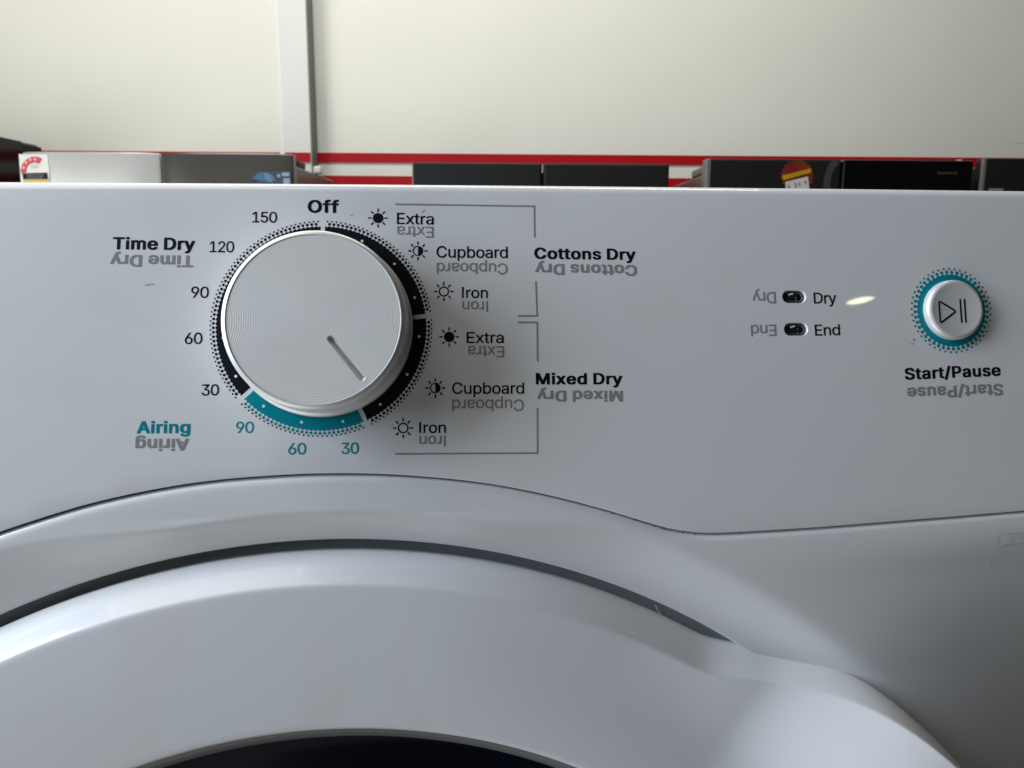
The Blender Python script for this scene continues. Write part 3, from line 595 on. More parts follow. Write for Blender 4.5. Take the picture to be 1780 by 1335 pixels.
# --- printed words: (text, style, baseline left px, baseline right px, cap height px, ink)
INKN = {'ink': 'black', 'grey_ink': 'grey', 'teal': 'teal'}
WORDS = [
    ('Off', 'B', 534.8, 369.8, 589.0, 370.3, 22.2, 'ink', -.03),
    ('150', 'R', 438.4, 386.7, 481.7, 387.0, 18.3, 'ink', -.10),
    ('120', 'R', 364.2, 438.4, 407.0, 438.8, 19.0, 'ink', -.10),
    ('90', 'R', 332.0, 517.6, 362.9, 517.8, 19.2, 'ink', -.10),
    ('60', 'R', 321.0, 598.0, 352.0, 597.6, 19.3, 'ink', -.10),
    ('30', 'R', 350.4, 687.6, 380.8, 687.2, 19.2, 'ink', -.10),
    ('90', 'R', 410.2, 752.6, 441.4, 752.3, 19.3, 'teal', -.10),
    ('60', 'R', 500.7, 789.8, 532.3, 789.5, 19.3, 'teal', -.10),
    ('30', 'R', 593.4, 789.0, 623.7, 788.6, 19.3, 'teal', -.10),
    ('Time Dry', 'B', 195.5, 433.6, 338.8, 434.9, 21.4, 'ink', -.06),
    ('Time Dry', 'B', 336.8, 444.2, 192.1, 442.8, 20.6, 'grey_ink', -.06),
    ('Airing', 'B', 237.5, 753.6, 330.8, 753.0, 21.3, 'teal', -.06),
    ('Airing', 'B', 328.6, 762.2, 235.6, 762.8, 21.2, 'grey_ink', -.06),
    ('Extra', 'R', 689.7, 389.3, 754.0, 390.2, 19.2, 'ink', -.02),
    ('Extra', 'R', 753.8, 394.3, 690.3, 393.4, 18.9, 'grey_ink', -.02),
    ('Cupboard', 'R', 758.7, 447.6, 882.7, 448.6, 19.6, 'ink', -.02),
    ('Cupboard', 'R', 882.2, 458.0, 759.0, 456.8, 18.9, 'grey_ink', -.02),
    ('Iron', 'R', 802.9, 517.6, 848.0, 518.2, 18.6, 'ink', -.02),
    ('Iron', 'R', 848.0, 524.0, 803.4, 523.8, 18.2, 'grey_ink', -.02),
    ('Extra', 'R', 811.0, 596.2, 875.8, 596.2, 18.8, 'ink', -.02),
    ('Extra', 'R', 876.5, 602.2, 813.7, 601.6, 18.8, 'grey_ink', -.02),
    ('Cupboard', 'R', 785.8, 684.6, 911.2, 684.3, 19.4, 'ink', -.02),
    ('Cupboard', 'R', 910.6, 694.6, 785.8, 694.8, 19.8, 'grey_ink', -.02),
    ('Iron', 'R', 728.5, 752.6, 775.0, 752.4, 18.7, 'ink', -.02),
    ('Iron', 'R', 774.5, 757.6, 728.5, 757.8, 18.8, 'grey_ink', -.02),
    ('Cottons Dry', 'B', 928.7, 450.0, 1105.0, 452.2, 19.6, 'ink', -.05),
    ('Cottons Dry', 'B', 1107.0, 460.9, 930.0, 458.4, 19.0, 'grey_ink', -.05),
    ('Mixed Dry', 'B', 931.3, 668.4, 1082.0, 668.2, 19.9, 'ink', -.05),
    ('Mixed Dry', 'B', 1082.5, 679.2, 933.4, 679.0, 19.0, 'grey_ink', -.05),
    ('Dry', 'R', 1414.8, 527.6, 1454.0, 527.2, 18.7, 'ink', -.04),
    ('Dry', 'R', 1348.0, 507.7, 1307.0, 508.0, 19.3, 'grey_ink', -.04),
    ('End', 'R', 1416.8, 583.4, 1460.6, 582.4, 18.7, 'ink', -.04),
    ('End', 'R', 1348.8, 564.4, 1304.7, 565.2, 19.2, 'grey_ink', -.04),
    ('Start/Pause', 'B', 1573.0, 660.4, 1739.8, 653.2, 20.3, 'ink', -.05),
    ('Start/Pause', 'B', 1743.0, 667.0, 1576.3, 673.9, 20.2, 'grey_ink', -.05),
]
for s, st, x0, y0, x1, y1, cp, mk, tr in WORDS:
    up = '' if x1 > x0 else 'upside-down '
    lettering(s, st, x0, y0, x1, y1, cp, M[mk], panel, f'{up}{INKN[mk]} lettering reading {s}', tr)

# --- sun symbols
def sun(cx_, cy_, kind):
    c = at(cx_, cy_)
    r = 1.43
    lp = []
    if kind == 'full':
        lp.append(circle(*c, r, 32))
    else:
        lp.append(circle(*c, r, 32))
        if kind == 'open':
            lp.append(circle(*c, r - .36, 32)[::-1])
        else:
            q = [(c[0] - (r - .30) * math.sin(a), c[1] + (r - .30) * math.cos(a)) for a in np.linspace(0, math.pi, 20)]
            lp.append(q)
    for i in range(8):
        a = i * math.pi / 4
        d = np.array([math.sin(a), math.cos(a)])
        lp += stroke([c + d * 1.74, c + d * 2.66], .40)
    print_uv('sun_symbol', lp, M['ink'], panel, label={'full': 'solid sun symbol', 'half': 'half-filled sun symbol', 'open': 'hollow sun symbol'}[kind])


for a in [(657.1, 379.1, 'full'), (726.4, 436.2, 'half'), (771.4, 506.7, 'open'), (780.7, 585.7, 'full'), (756.6, 674.6, 'half'), (700.6, 744.1, 'open')]:
    sun(*a)

for q in [[(687, 355), (928.7, 358.7), (929.4, 413)], [(931.4, 489), (933.7, 549), (900.3, 549.2)],
          [(900.3, 560.4), (933.9, 560.6), (934.4, 628.3)], [(934.3, 709), (934.3, 787.6), (687, 789)]]:
    print_uv('bracket_line', stroke([at(*p) for p in q], .47), M['grey_ink'], panel)

# --- small wear marks on the panel
for nm, q, w_, mk in [('scratch_glint', [(252.5, 496), (260, 494.6), (268.5, 494.2)], .30, 'scratch_glint'),
                      ('scratch_glint', [(733, 369.5), (737, 366), (739, 364.6)], .22, 'scratch_glint'),
                      ('scratch_glint', [(608.5, 374.5), (611.5, 374.2), (613.5, 371.8)], .22, 'scratch_glint'),
                      ('scuff_mark', [(1475, 644.2), (1479.5, 645.2), (1481, 643.6)], .32, 'pale'),
                      ('scuff_mark', [(1486, 644.6), (1490, 642.6), (1494, 644)], .36, 'pale'),
                      ('scratch_glint', [(1582.5, 597.5), (1588, 598)], .25, 'scratch_glint'),
                      ('scratch_glint', [(1587, 590.2), (1591, 591.2)], .32, 'ink')]:
    print_uv(nm, stroke([at(*p) for p in q], w_), M[mk], panel)

# --- indicator lamps
for i, (c, w_, h_) in enumerate(LAMPS):
    n_ = 48
    kx = (w_ - h_) / 2
    rows = []
    for t in np.linspace(1, 0.02, 9):
        q = np.array([(c[0] + kx * np.clip(math.cos(a) * 1.6, -1, 1) * t + h_ / 2 * t * math.cos(a), c[1] + h_ / 2 * t * math.sin(a)) for a in np.linspace(0, 2 * math.pi, n_, endpoint=False)])
        rows.append(S(q[:, 0], q[:, 1], np.full(n_, -1.5 + 1.15 * math.sqrt(max(0, 1 - t ** 2.5)))))
    V = [tuple(x) for r_ in rows for x in r_]
    lens = link('indicator_light', mesh('indicator_light', V, gridfaces(9, n_, 0, True) + [tuple(range(8 * n_, 9 * n_))]), M['lens'], dryer,
                'smoked indicator light beside the word ' + ('Dry' if i == 0 else 'End'))
    # the clear moulded bar inside the lens
    q = [(c[0] - 1.55, c[1] + .62), (c[0] - .2, c[1] + .95)]
    bar = []
    for t in np.linspace(0, 1, 6):
        x, y = q[0][0] + (q[1][0] - q[0][0]) * t, q[0][1] + (q[1][1] - q[0][1]) * t
        bar.append((x, y))
    print_uv('light_bar', stroke(bar, .42), M['pale'], lens, h=-.42)
    q = [(c[0] + .15 + .5 * math.sin(a), c[1] - .8 + .5 * math.cos(a)) for a in np.linspace(0, 2.2, 8)]
    print_uv('light_bar', stroke(q, .2), M['scratch_glint'], lens, h=-.42)

# --- dial knob: lathe about the panel normal at the dial centre
def lathe(profile, n, c=(0, 0)):
    th = np.linspace(0, 2 * math.pi, n, endpoint=False)
    o = S(c[0], c[1], 0)
    eu, ev = S(c[0] + 1, c[1]) - S(c[0] - 1, c[1]), S(c[0], c[1] + 1) - S(c[0], c[1] - 1)
    eu = eu / np.linalg.norm(eu)
    nn = np.cross(eu, ev)
    nn = nn / np.linalg.norm(nn)
    ev = np.cross(nn, eu)
    V = []
    for r, h in profile:
        V.append(o + .001 * (r * np.sin(th)[:, None] * eu + r * np.cos(th)[:, None] * ev + h * nn))
    return V, (o, eu, ev, nn)


KH = 13.1
prof = [(21.7, KH - .02), (21.74, KH + .10), (21.82, KH + .10), (22.2, KH - .1), (22.6, KH - .36), (22.8, KH - .55), (22.95, KH - .75), (23.0, KH - 1.2), (23.15, KH - 4), (23.32, 5.2), (23.36, 4.6), (23.2, 4.3), (23.2, 4.0),
        (23.5, 3.75), (24.0, 3.5), (24.15, 3.2), (24.25, 1.0), (24.25, .15)]
V, kf = lathe(prof, 160)
knob = link('dial_knob', mesh('dial_knob', np.concatenate(V), gridfaces(len(prof), 160, 0, True)), M['silver_side'], dryer)
ko, ku, kv, kn = kf
PITCHR = 0.42
rr = np.concatenate([[0.02], np.arange(PITCHR / 6, 21.72, PITCHR / 6)])
nth = 600
th = np.linspace(0, 2 * math.pi, nth, endpoint=False)
ga = R(141.5)
g0, g1 = 6.6 * np.array([math.sin(ga), math.cos(ga)]), 19.3 * np.array([math.sin(ga), math.cos(ga)])
X = rr[:, None] * np.sin(th)[None]
Yv = rr[:, None] * np.cos(th)[None]
dd = (g1 - g0) / np.hypot(*(g1 - g0))
tt = np.clip((X - g0[0]) * dd[0] + (Yv - g0[1]) * dd[1], 0, np.hypot(*(g1 - g0)))
dist = np.hypot(X - g0[0] - tt * dd[0], Yv - g0[1] - tt * dd[1])
ridge = 0.06 * np.abs(np.sin(rr * math.pi / PITCHR))[:, None] * np.ones_like(X)
Hh = KH - .07 + ridge - 1.5 * np.clip((.86 - dist) / .25, 0, 1)
V = ko + .001 * (X[..., None] * ku + Yv[..., None] * kv + Hh[..., None] * kn)
link('knob_cap', mesh('knob_cap', V.reshape(-1, 3), gridfaces(len(rr), nth, 0, True) + [tuple(range(nth))]), M['silver'], knob)
# pointer channel pressed into the cap
rows = []
L_ = float(np.hypot(*(g1 - g0)))
nn_ = np.array([-dd[1], dd[0]])
for s_ in np.linspace(-.88, .88, 15):
    q, z = [], []
    e = math.sqrt(max(0, .88 ** 2 - s_ * s_))
    for t in np.linspace(-1, 1, 40):
        tl = -e + (L_ + 2 * e) * (t + 1) / 2
        over = max(0, -tl, tl - L_)
        dr = min(.88, math.hypot(over, s_))
        q.append(g0 + dd * tl + nn_ * s_)
        z.append(KH + .01 - .85 * math.sqrt(max(0, 1 - (dr / .88) ** 2)))
    q, z = np.array(q), np.array(z)
    rows.append(ko + .001 * (q[:, :1] * ku + q[:, 1:] * kv + z[:, None] * kn))
link('pointer_groove', mesh('pointer_groove', np.concatenate(rows), gridfaces(15, 40)), M['silver_side'], knob)

# --- start button with its printed ring
BC = at(1653.6, 539.6)
print_uv('button_ring', [[(BC[0] + (10.35 + .42 * abs(math.sin(22.5 * a))) * math.sin(a), BC[1] + (10.35 + .42 * abs(math.sin(22.5 * a))) * math.cos(a)) for a in np.linspace(0, 2 * math.pi, 360, endpoint=False)],
                         circle(*BC, 8.3, 90)[::-1]], M['teal'], panel, label='teal ring printed round the start button')
dots(BC, 45, [(11.28, .50, .5), (12.25, .33, 0.0)], lambda a, r: 'teal', panel)
prof = [(8.78, .05), (8.76, .9), (8.66, 1.5), (8.42, 2.0), (8.05, 2.32), (7.65, 2.44), (7.25, 2.38), (6.0, 2.25), (4.0, 2.14), (2.0, 2.08), (.05, 2.06)]
V, bf = lathe(prof, 96, BC)
button = link('start_button', mesh('start_button', np.concatenate(V), gridfaces(len(prof), 96, 0, True) + [tuple(range(10 * 96, 11 * 96))]), M['button'], dryer)
bo, bu_, bv_, bn = bf


def on_button(x, y, h):
    r = np.hypot(x, y)
    z = np.interp(r, [0, 2, 4, 6, 7.2], [2.06, 2.08, 2.14, 2.25, 2.38]) + h
    return bo + .001 * (x[:, None] * bu_ + y[:, None] * bv_ + z[:, None] * bn)


def bpx(px, py):
    return at(px, py, 2.6) - BC


tp = [bpx(*p) for p in ((1633.2, 522.6), (1635.8, 561.6), (1664.2, 540.6))]
rounded = []
for i in range(3):
    p, a, b = tp[i], tp[i - 1], tp[(i + 1) % 3]
    e1, e2 = (a - p) / np.hypot(*(a - p)), (b - p) / np.hypot(*(b - p))
    s_ = .75
    for t in np.linspace(0, 1, 7):
        rounded.append((1 - t) ** 2 * (p + e1 * s_) + 2 * t * (1 - t) * p + t * t * (p + e2 * s_))
print_uv('play_symbol', stroke(rounded, .52, True), M['ink'], button, surf=on_button)
for q in (((1670.8, 519.2), (1673.8, 560.8)), ((1678.2, 519), (1681, 560.6))):
    a, b = bpx(*q[0]), bpx(*q[1])
    print_uv('pause_bar', stroke([a + (b - a) * t for t in np.linspace(0, 1, 9)], .54), M['ink'], button, surf=on_button)

# --- body front: a sheet dished round the door opening
DC = (0.0, -270.0)
RB = 212.7


def sst(x, a, b):
    t = np.clip((np.asarray(x, float) - a) / (b - a), 0, 1)
    return t * t * (3 - 2 * t)


seam_d = SEAM - np.array(DC)
seam_th, seam_r = np.degrees(np.arctan2(seam_d[:, 0], seam_d[:, 1])), np.hypot(*seam_d.T)
ths = np.concatenate([np.arange(-180, -60, 1.5), np.arange(-60, 60, .5), np.arange(60, 180, 1.5)])
n_ = len(ths)


def rlim(t):
    a = R(t)
    sx, cy_ = math.sin(a), math.cos(a)
    r = 1e9
    if abs(t) <= seam_th.max():
        r = float(np.interp(t, seam_th, seam_r))
    if abs(sx) > 1e-6:
        r = min(r, 298 / abs(sx))
    if cy_ < -1e-6:
        r = min(r, 290 / -cy_)
    return r


def r_dish(t):
    t = np.abs(t)
    return 219.6 + 8.6 * sst(t, 9, 24)


DEPTH = 4.2
rl = np.array([rlim(t) for t in ths])
S_ = np.sin(np.radians(ths))
C_ = np.cos(np.radians(ths))
DEEP = DEPTH + 1.0 * sst(np.abs(ths), 8, 26)
rd = r_dish(ths)


def body_h(r, rd_, S_=S_, C_=C_, deep=None):
    """dished round the door; the sheet outside the dish leans under the panel and rounds off to the side"""
    x = np.clip((rd_ + 1.5 - r) / (rd_ + 1.5 - RB), 0, 1)
    u, v = DC[0] + r * S_, DC[1] + r * C_
    below = np.clip(seam_v(u) - 3 - v, 0, 900)
    keep = sst(below, 0, 14)
    rim = np.sqrt(np.clip(rd_ ** 2 - (v - DC[1]) ** 2, 0, None))
    du = np.clip(np.abs(u) - rim + 3, 0, 400)
    out = .31 * (du - 18 * (1 - np.exp(-du / 18))) * sst(below, -12, 88) * keep
    return -(DEEP if deep is None else deep) * (x ** 1.5 * (1.9 - .9 * x)) - out


def on_body(u, v, h):
    d = np.stack([u - DC[0], v - DC[1]])
    r, t = np.hypot(*d), np.degrees(np.arctan2(d[0], d[1]))
    return S(u, v, body_h(r, r_dish(t), d[0] / r, d[1] / r, DEPTH + 1.0 * sst(np.abs(t), 8, 26)) + h)


is_seam = np.abs(ths) <= seam_th.max()
LIP = 2.6
rows = []
S_ = np.sin(np.radians(ths))
C_ = np.cos(np.radians(ths))


def polar(r, h):
    return S(DC[0] + r * S_, DC[1] + r * C_, h)


rows.append(polar(np.full(n_, RB + .6), np.full(n_, -14.0)))
rows.append(polar(np.full(n_, RB), -DEEP - 1.2))
for e in np.linspace(0, 1, 4)[1:]:
    rows.append(polar(np.full(n_, RB + .35 * e), body_h(np.full(n_, RB), rd) - 1.2 * (1 - e) ** 2))
for f_ in np.linspace(0.02, 1, 30):
    r = RB + .4 + (rl - LIP - .4 - RB) * f_ ** 1.15
    rows.append(polar(r, body_h(r, rd)))
for a in np.linspace(0, math.pi / 2, 8)[1:]:
    r = rl - LIP + (LIP - GAP) * math.sin(a)
    rows.append(polar(r, body_h(r, rd) - 2.0 * (1 - math.cos(a))))
rows.append(polar(rl - GAP, np.full(n_, -8.0)))
front = link('front_panel', mesh('front_panel', np.concatenate([r_.reshape(-1, 3) for r_ in rows]), gridfaces(len(rows), n_, 0, True)), M['enamel'], dryer)
# dirt caught in the seam
for x0, x1, w_ in ((1100, 1108, .16), (1119, 1126, .18), (1134, 1140, .22), (1147, 1170, .30), (1184, 1189, .36), (1206, 1210, .2), (1287, 1290, .4), (1062, 1070, .15)):
    u0, u1 = at(x0, 915)[0], at(x1, 915)[0]
    uu = np.linspace(u0, u1, 9)
    lo_ = [(u, seam_v(u) - .30 - w_ * (.25 + .75 * random.random()) * math.sin(math.pi * (k + .5) / 9)) for k, u in enumerate(uu)]
    print_uv('seam_dirt', [[(u, seam_v(u) - .22) for u in uu] + lo_[::-1]], M['dirt'], front, h=.05)
print_uv('tape_residue', [[at(*p) for p in ((1736, 930), (1757, 928), (1779, 927), (1790, 926), (1790, 944), (1774, 945.5), (1756, 947), (1742, 951), (1737, 948))]], M['tape'], front, h=.12, surf=on_body)
print_uv('scratch_glint', stroke([at(*p) for p in ((1733, 950), (1731, 970), (1728.5, 992))], .18), M['pale'], front, h=.12, surf=on_body)
# grey strip painted as the shade at the bottom of the door gap, and the sheet behind the seam
rows = [polar(np.full(n_, r), np.full(n_, h)) for r, h in ((RB + 1.5, -8.8), (RB - 8.0, -8.8))]
link('door_gap_shade', mesh('door_gap_shade', np.concatenate([r_.reshape(-1, 3) for r_ in rows]), gridfaces(2, n_, 0, True)), M['gap_shade'], dryer)
uu = np.arange(-297, 298, 6.0)
rows = [S(uu, seam_v(uu) + dv, np.full(len(uu), -6.5)) for dv in (4.0, -4.0)]
link('seam_backing', mesh('seam_backing', np.concatenate([r_.reshape(-1, 3) for r_ in rows]), gridfaces(2, len(uu))), M['hole'], dryer)

# --- door: a turned ring with a grip flared out on the right
tdeg = np.concatenate([np.arange(-180, -50, 1.5), np.arange(-50, 90, .5), np.arange(90, 180, 1.5)])
n_ = len(tdeg)
S_, C_ = np.sin(np.radians(tdeg)), np.cos(np.radians(tdeg))
RC0 = 209.7


def ear(t):
    return sst(t, 25.5, 46) * (1 - sst(t, 96, 118))


ear_px = [(1241, 1116.5), (1291, 1125.8), (1348, 1133.5), (1405.6, 1146), (1463, 1167), (1520, 1196), (1558, 1222.5), (1597, 1255), (1635, 1291), (1677, 1335)]
dip = sst(tdeg, 8, 33) * (1 - sst(tdeg, 96, 118))
up = sst(tdeg, 35, 49) * (1 - sst(tdeg, 96, 118))
edge = sst(tdeg, 24, 34) * (1 - sst(tdeg, 96, 118))
EQ = []
for x, y in ear_px:                      # the rim stands higher towards the tip of the grip
    hh = -6.0
    for _ in range(4):
        q = at(x, y, hh) - np.array(DC)
        t = math.degrees(math.atan2(q[0], q[1]))
        hh = -6.0 + 17.0 * float(np.interp(t, tdeg, up)) + 1.5 * float(np.interp(t, tdeg, edge))
    EQ.append(q)
EQ = np.array(EQ)
eth, er = np.degrees(np.arctan2(EQ[:, 0], EQ[:, 1])), np.hypot(*EQ.T)
rout = np.interp(tdeg, np.concatenate([[eth[0] - 3, eth[0] - 1.5], eth, [60, 92, 104, 118]]), np.concatenate([[RC0, RC0], np.maximum(er, RC0), [er[-1] + .5, er[-1] + .5, er[-1] - 8, RC0]]))
for _ in range(5):
    rout = (np.roll(rout, 1) + 2 * rout + np.roll(rout, -1)) / 4


def door_h(r, ht):
    """ht 0..: height of the plain ring at that radius plus the flare of the grip"""
    return ht - 2.2 * dip * sst(r, 160, 190) + 17.0 * up * sst(r, 150, 236) ** .8 + 1.5 * edge * sst(r, 188, 214)


prof = [(0, -16), (.05, -6.6), (.2, -6.0), (.7, -5.2), (1.6, -4.2), (2.6, -3.15), (3.8, -1.95), (5.2, -.55), (6.6, .85), (7.2, 1.42), (7.55, 1.7), (7.9, 1.88), (8.4, 1.97), (9.2, 2.0), (11, 2.0)]
rows = []
for dr, hh in prof:
    r = rout - dr * (1 - .74 * up)
    rows.append(S(DC[0] + r * S_, DC[1] + r * C_, door_h(r, hh) if hh > -10 else np.full(n_, -16.0)))
for f_ in np.linspace(0, 1, 22)[1:]:
    r0_ = rout - 11 * (1 - .74 * up)
    r = r0_ + (165.9 - r0_) * f_
    rows.append(S(DC[0] + r * S_, DC[1] + r * C_, door_h(r, 2.0 - .9 * f_ * f_)))
for r_, hh in ((165.2, 1.05), (164.5, .8), (163.9, .35), (163.6, -.3), (163.6, -1.7)):
    r = np.full(n_, r_)
    rows.append(S(DC[0] + r * S_, DC[1] + r * C_, door_h(r, hh)))
door = link('door', mesh('door', np.concatenate([r_.reshape(-1, 3) for r_ in rows]), gridfaces(len(rows), n_, 0, True)), M['doorwhite'], dryer)
rows = []
for r_, hh in ((164.0, -1.4), (163.5, -.75), (163.1, -.8), (160.9, -2.8), (160.3, -3.4), (160.1, -9)):
    r = np.full(n_, r_)
    rows.append(S(DC[0] + r * S_, DC[1] + r * C_, np.full(n_, hh)))
link('window_trim', mesh('window_trim', np.concatenate([r_.reshape(-1, 3) for r_ in rows]), gridfaces(len(rows), n_, 0, True)), M['rim'], door)
rows = []
for r_, hh in ((160.0, -6.0), (155, -8), (140, -16), (110, -27), (60, -36), (5, -38)):
    r = np.full(n_, r_)
    rows.append(S(DC[0] + r * S_, DC[1] + r * C_, np.full(n_, hh)))
link('window_glass', mesh('window_glass', np.concatenate([r_.reshape(-1, 3) for r_ in rows]), gridfaces(len(rows), n_, 0, True) + [tuple(range(5 * n_, 6 * n_))]), M['glass'], door)


def door_film(name, pix, w_, mk, h=2.06):
    q = catmull([at(x, y, h) for x, y in pix], 6)

    def sf(x, y, hh):
        d = np.stack([x - DC[0], y - DC[1]])
        t, r = np.degrees(np.arctan2(d[0], d[1])), np.hypot(*d)
        ro = np.interp(t, tdeg, rout)
        base = np.interp(ro - r, [p[0] for p in prof[1:]] + [46], [p[1] for p in prof[1:]] + [1.1])
        z = base - 2.2 * np.interp(t, tdeg, dip) * sst(r, 160, 190) + 17.0 * np.interp(t, tdeg, up) * sst(r, 150, 236) ** .8 + 1.5 * np.interp(t, tdeg, edge) * sst(r, 188, 214)
        return S(x, y, z + .06)
    print_uv(name, stroke(q, w_), M[mk], door, surf=sf)


door_film('scratch_glint', [(1158, 1070), (1164, 1082), (1176, 1096), (1194, 1107)], .22, 'pale')  # these pale strokes are thin reflections painted onto the door
door_film('scratch_glint', [(1098, 1104), (1106, 1106), (1114, 1108.5)], .34, 'pale')
door_film('scratch_glint', [(1225, 1153), (1228, 1154), (1231, 1154.6)], .36, 'pale')

# --- cabinet behind the front
def solid(name, uvh, material):
    """closed box from eight front-frame corners"""
    V = [S(*p) for p in uvh]
    Fc = [(0, 1, 2, 3), (7, 6, 5, 4), (0, 4, 5, 1), (1, 5, 6, 2), (2, 6, 7, 3), (3, 7, 4, 0)]
    return link(name, mesh(name, V, Fc, smooth=False), material, dryer)


zt, zb = VTOP - .6, -558
solid('cabinet', [(-296, zb, -70), (296, zb, -70), (296, zt, -14), (-296, zt, -14), (-297, zb, -560), (297, zb, -560), (297, zt - 145, -560), (-297, zt - 145, -560)], M['enamel'])

# plinth that carries the dryer
ctr = S(0, -559, -290)
zlow = float(min(S(u, -560, h)[2] for u in (-297, 297) for h in (-560, 0)))
pl = box('plinth', (ctr[0] - .32, ctr[1] - .30, 0), (ctr[0] + .32, ctr[1] + .32, zlow - .002), M['floor'], None, .004)
pl['kind'] = 'structure'

# ------------------------------------------------------------------ room
fl = box('floor', (-9, -6, -.1), (9, 3.6, 0), M['floor'])
fl['kind'] = 'structure'
YW = 3.30
XB = far(541, 263, YW - .09).x
wall = box('wall', (XB - .02, YW, 0), (6, YW + .1, 4.5), M['wall'])
wall['kind'] = 'structure'
# left of the pillar the cladding stands forward of the right-hand wall
XA = far(496.5, 263, YW - .07).x
wl = box('wall', (-7, YW - .07, 0), (XA, YW + .1, 4.5), M['wall'])
wl['kind'] = 'structure'
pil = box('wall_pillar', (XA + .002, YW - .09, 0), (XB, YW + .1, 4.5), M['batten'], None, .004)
box('edge_highlight', (XA - .022, YW - .078, 0), (XA + .0015, YW - .069, 4.49), M['labelwhite'], pil, .002)  # white strip painted in for the highlight along the pillar's left edge
pil['kind'] = 'structure'
box('shadow_reveal', (XB + .0003, YW - .088, 0), (XB + .004, YW + .05, 4.49), M['reveal_shade'], pil)  # dark grey strip paints in the shade on the pillar's side face


def zrow(py, Y, px=890):
    return far(px, py, Y).z


for (x0, x1, Y, par) in ((XB + .002, 5.9, YW - .004, wall), (-6.9, XA - .002, YW - .074, wl), (XA + .004, XB - .003, YW - .094, pil)):
    za, zb_ = zrow(267.9, Y), zrow(284.8, Y)
    zc, zd = zrow(307.6, Y), zrow(345, Y)
    for z0, z1 in ((zb_, za), (zd, zc)):
        box('red_stripe', (x0, Y - .001, z0), (x1, Y + .001, z1), M['red'], par)

# ------------------------------------------------------------------ fridges
FG = 'fridges lined up along the wall'


def bowed_door(x0, x1, y0, y1, z0, z1, material, parent, bow):
    """door leaf whose front falls back towards its upright edges"""
    xs = (x0 + x1) / 2 + (x1 - x0) / 2 * np.sign(np.linspace(-1, 1, 41)) * np.abs(np.linspace(-1, 1, 41)) ** .6
    sx = (xs - (x0 + x1) / 2) / ((x1 - x0) / 2)
    ys = y0 + bow * np.abs(sx) ** 5
    ring = [(x, y) for x, y in zip(xs, ys)] + [(x1, y1), (x0, y1)]
    n = len(ring)
    V = [(x, y, z0) for x, y in ring] + [(x, y, z1 - .003) for x, y in ring]
    cx_, cy_ = (x0 + x1) / 2, (y0 + y1) / 2
    V += [(cx_ + (x - cx_) * .994, cy_ + (y - cy_) * .93, z1) for x, y in ring]
    Fc = gridfaces(3, n, 0, True) + [tuple(range(n - 1, -1, -1)), tuple(range(2 * n, 3 * n))]
    me = mesh('door', V, Fc)
    for p in me.polygons:
        p.use_smooth = abs(p.normal.z) < .2 and p.normal.y < .3
    return link('door', me, material, parent)


def fridge(name, label, x0, x1, Y, ztop, cab_top, doors, door_mat, cab_mat, cabin=.012, dep=.62, hinges=(), bow=0.0):
    t = thing(name, label, 'fridge', ((x0 + x1) / 2, Y + dep / 2, 0), 0, FG)
    box('cabinet', (x0 + cabin, Y + .065, .03), (x1 - cabin, Y + dep, cab_top), cab_mat, t, .006)
    box('base_rail', (x0 + .02, Y + .08, 0), (x1 - .02, Y + dep - .02, .03), M['hole'], t)
    ds = []
    for i in range(len(doors) - 1):
        dm = door_mat[i] if isinstance(door_mat, (list, tuple)) else door_mat
        if bow:
            ds.append(bowed_door(doors[i] + .0025, doors[i + 1] - .0025, Y, Y + .06, .06, ztop, dm, t, bow))
            continue
        ds.append(box('door', (doors[i] + .002, Y, .06), (doors[i + 1] - .002, Y + .058, ztop), dm, t, .009, seg=4))
    for hx0, hx1 in hinges:
        box('hinge_cover', (hx0, Y + .03, cab_top + .0005), (hx1, Y + .16, ztop - .006), M['cabgrey'], t, .006)
    return t, ds


def sheet(name, pts, Y, material, parent, z=.0):
    """thin printed film on the front of a fridge, pts are pixels"""
    P, Fc = fill([[tuple((far(x, y, Y).x, far(x, y, Y).z)) for x, y in lp] for lp in pts])
    V = [(p[0], Y - z, p[1]) for p in P]
    return link(name, mesh(name, V, Fc, smooth=False), material, parent)


# silver double-door fridge
Y1 = 2.5
fa, fb, fc = far(31, 268, Y1), far(273, 268, Y1), far(507, 268, Y1)
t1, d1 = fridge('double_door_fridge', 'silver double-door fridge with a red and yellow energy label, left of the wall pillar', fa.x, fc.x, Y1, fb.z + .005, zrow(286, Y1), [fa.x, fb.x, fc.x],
                [M['stainless'], M['steel_dark_reflection']], M['cabgrey'], hinges=((fc.x - .13, fc.x - .03),), bow=.022)
box('hinge_cap', (fc.x - .062, Y1 + .14, zrow(286, Y1) + .001), (fc.x - .02, Y1 + .24, zrow(272, Y1)), M['charcoal'], t1, .006)
box('hinge_plug', (fc.x - .014 - .012, Y1 + .36, zrow(286, Y1) + .001), (fc.x - .014 + .016, Y1 + .39, zrow(270, Y1)), M['labelwhite'], t1, .006)
YL = Y1 - .0012
el = sheet('energy_label', [[(32.5, 268), (82, 268.5), (86, 300), (86, 350), (40, 350), (36.5, 318)]], YL, M['labelwhite'], d1[0])
arc = []
c0 = (60, 297)
for i in range(25):
    a = R(-100 + i * 133 / 24)
    arc.append((c0[0] + 24 * math.sin(a), c0[1] - 25 * math.cos(a)))
for i in range(25):
    a = R(33 - i * 133 / 24)
    arc.append((c0[0] + 14.5 * math.sin(a), c0[1] - 14.5 * math.cos(a)))
Yp = YL - .0012


def onlabel(pts, mk, d=0.0):
    P, Fc = fill([[(far(x, y, Yp).x, far(x, y, Yp).z) for x, y in lp] for lp in pts])
    return [(p[0], Yp - d, p[1]) for p in P], Fc, mk


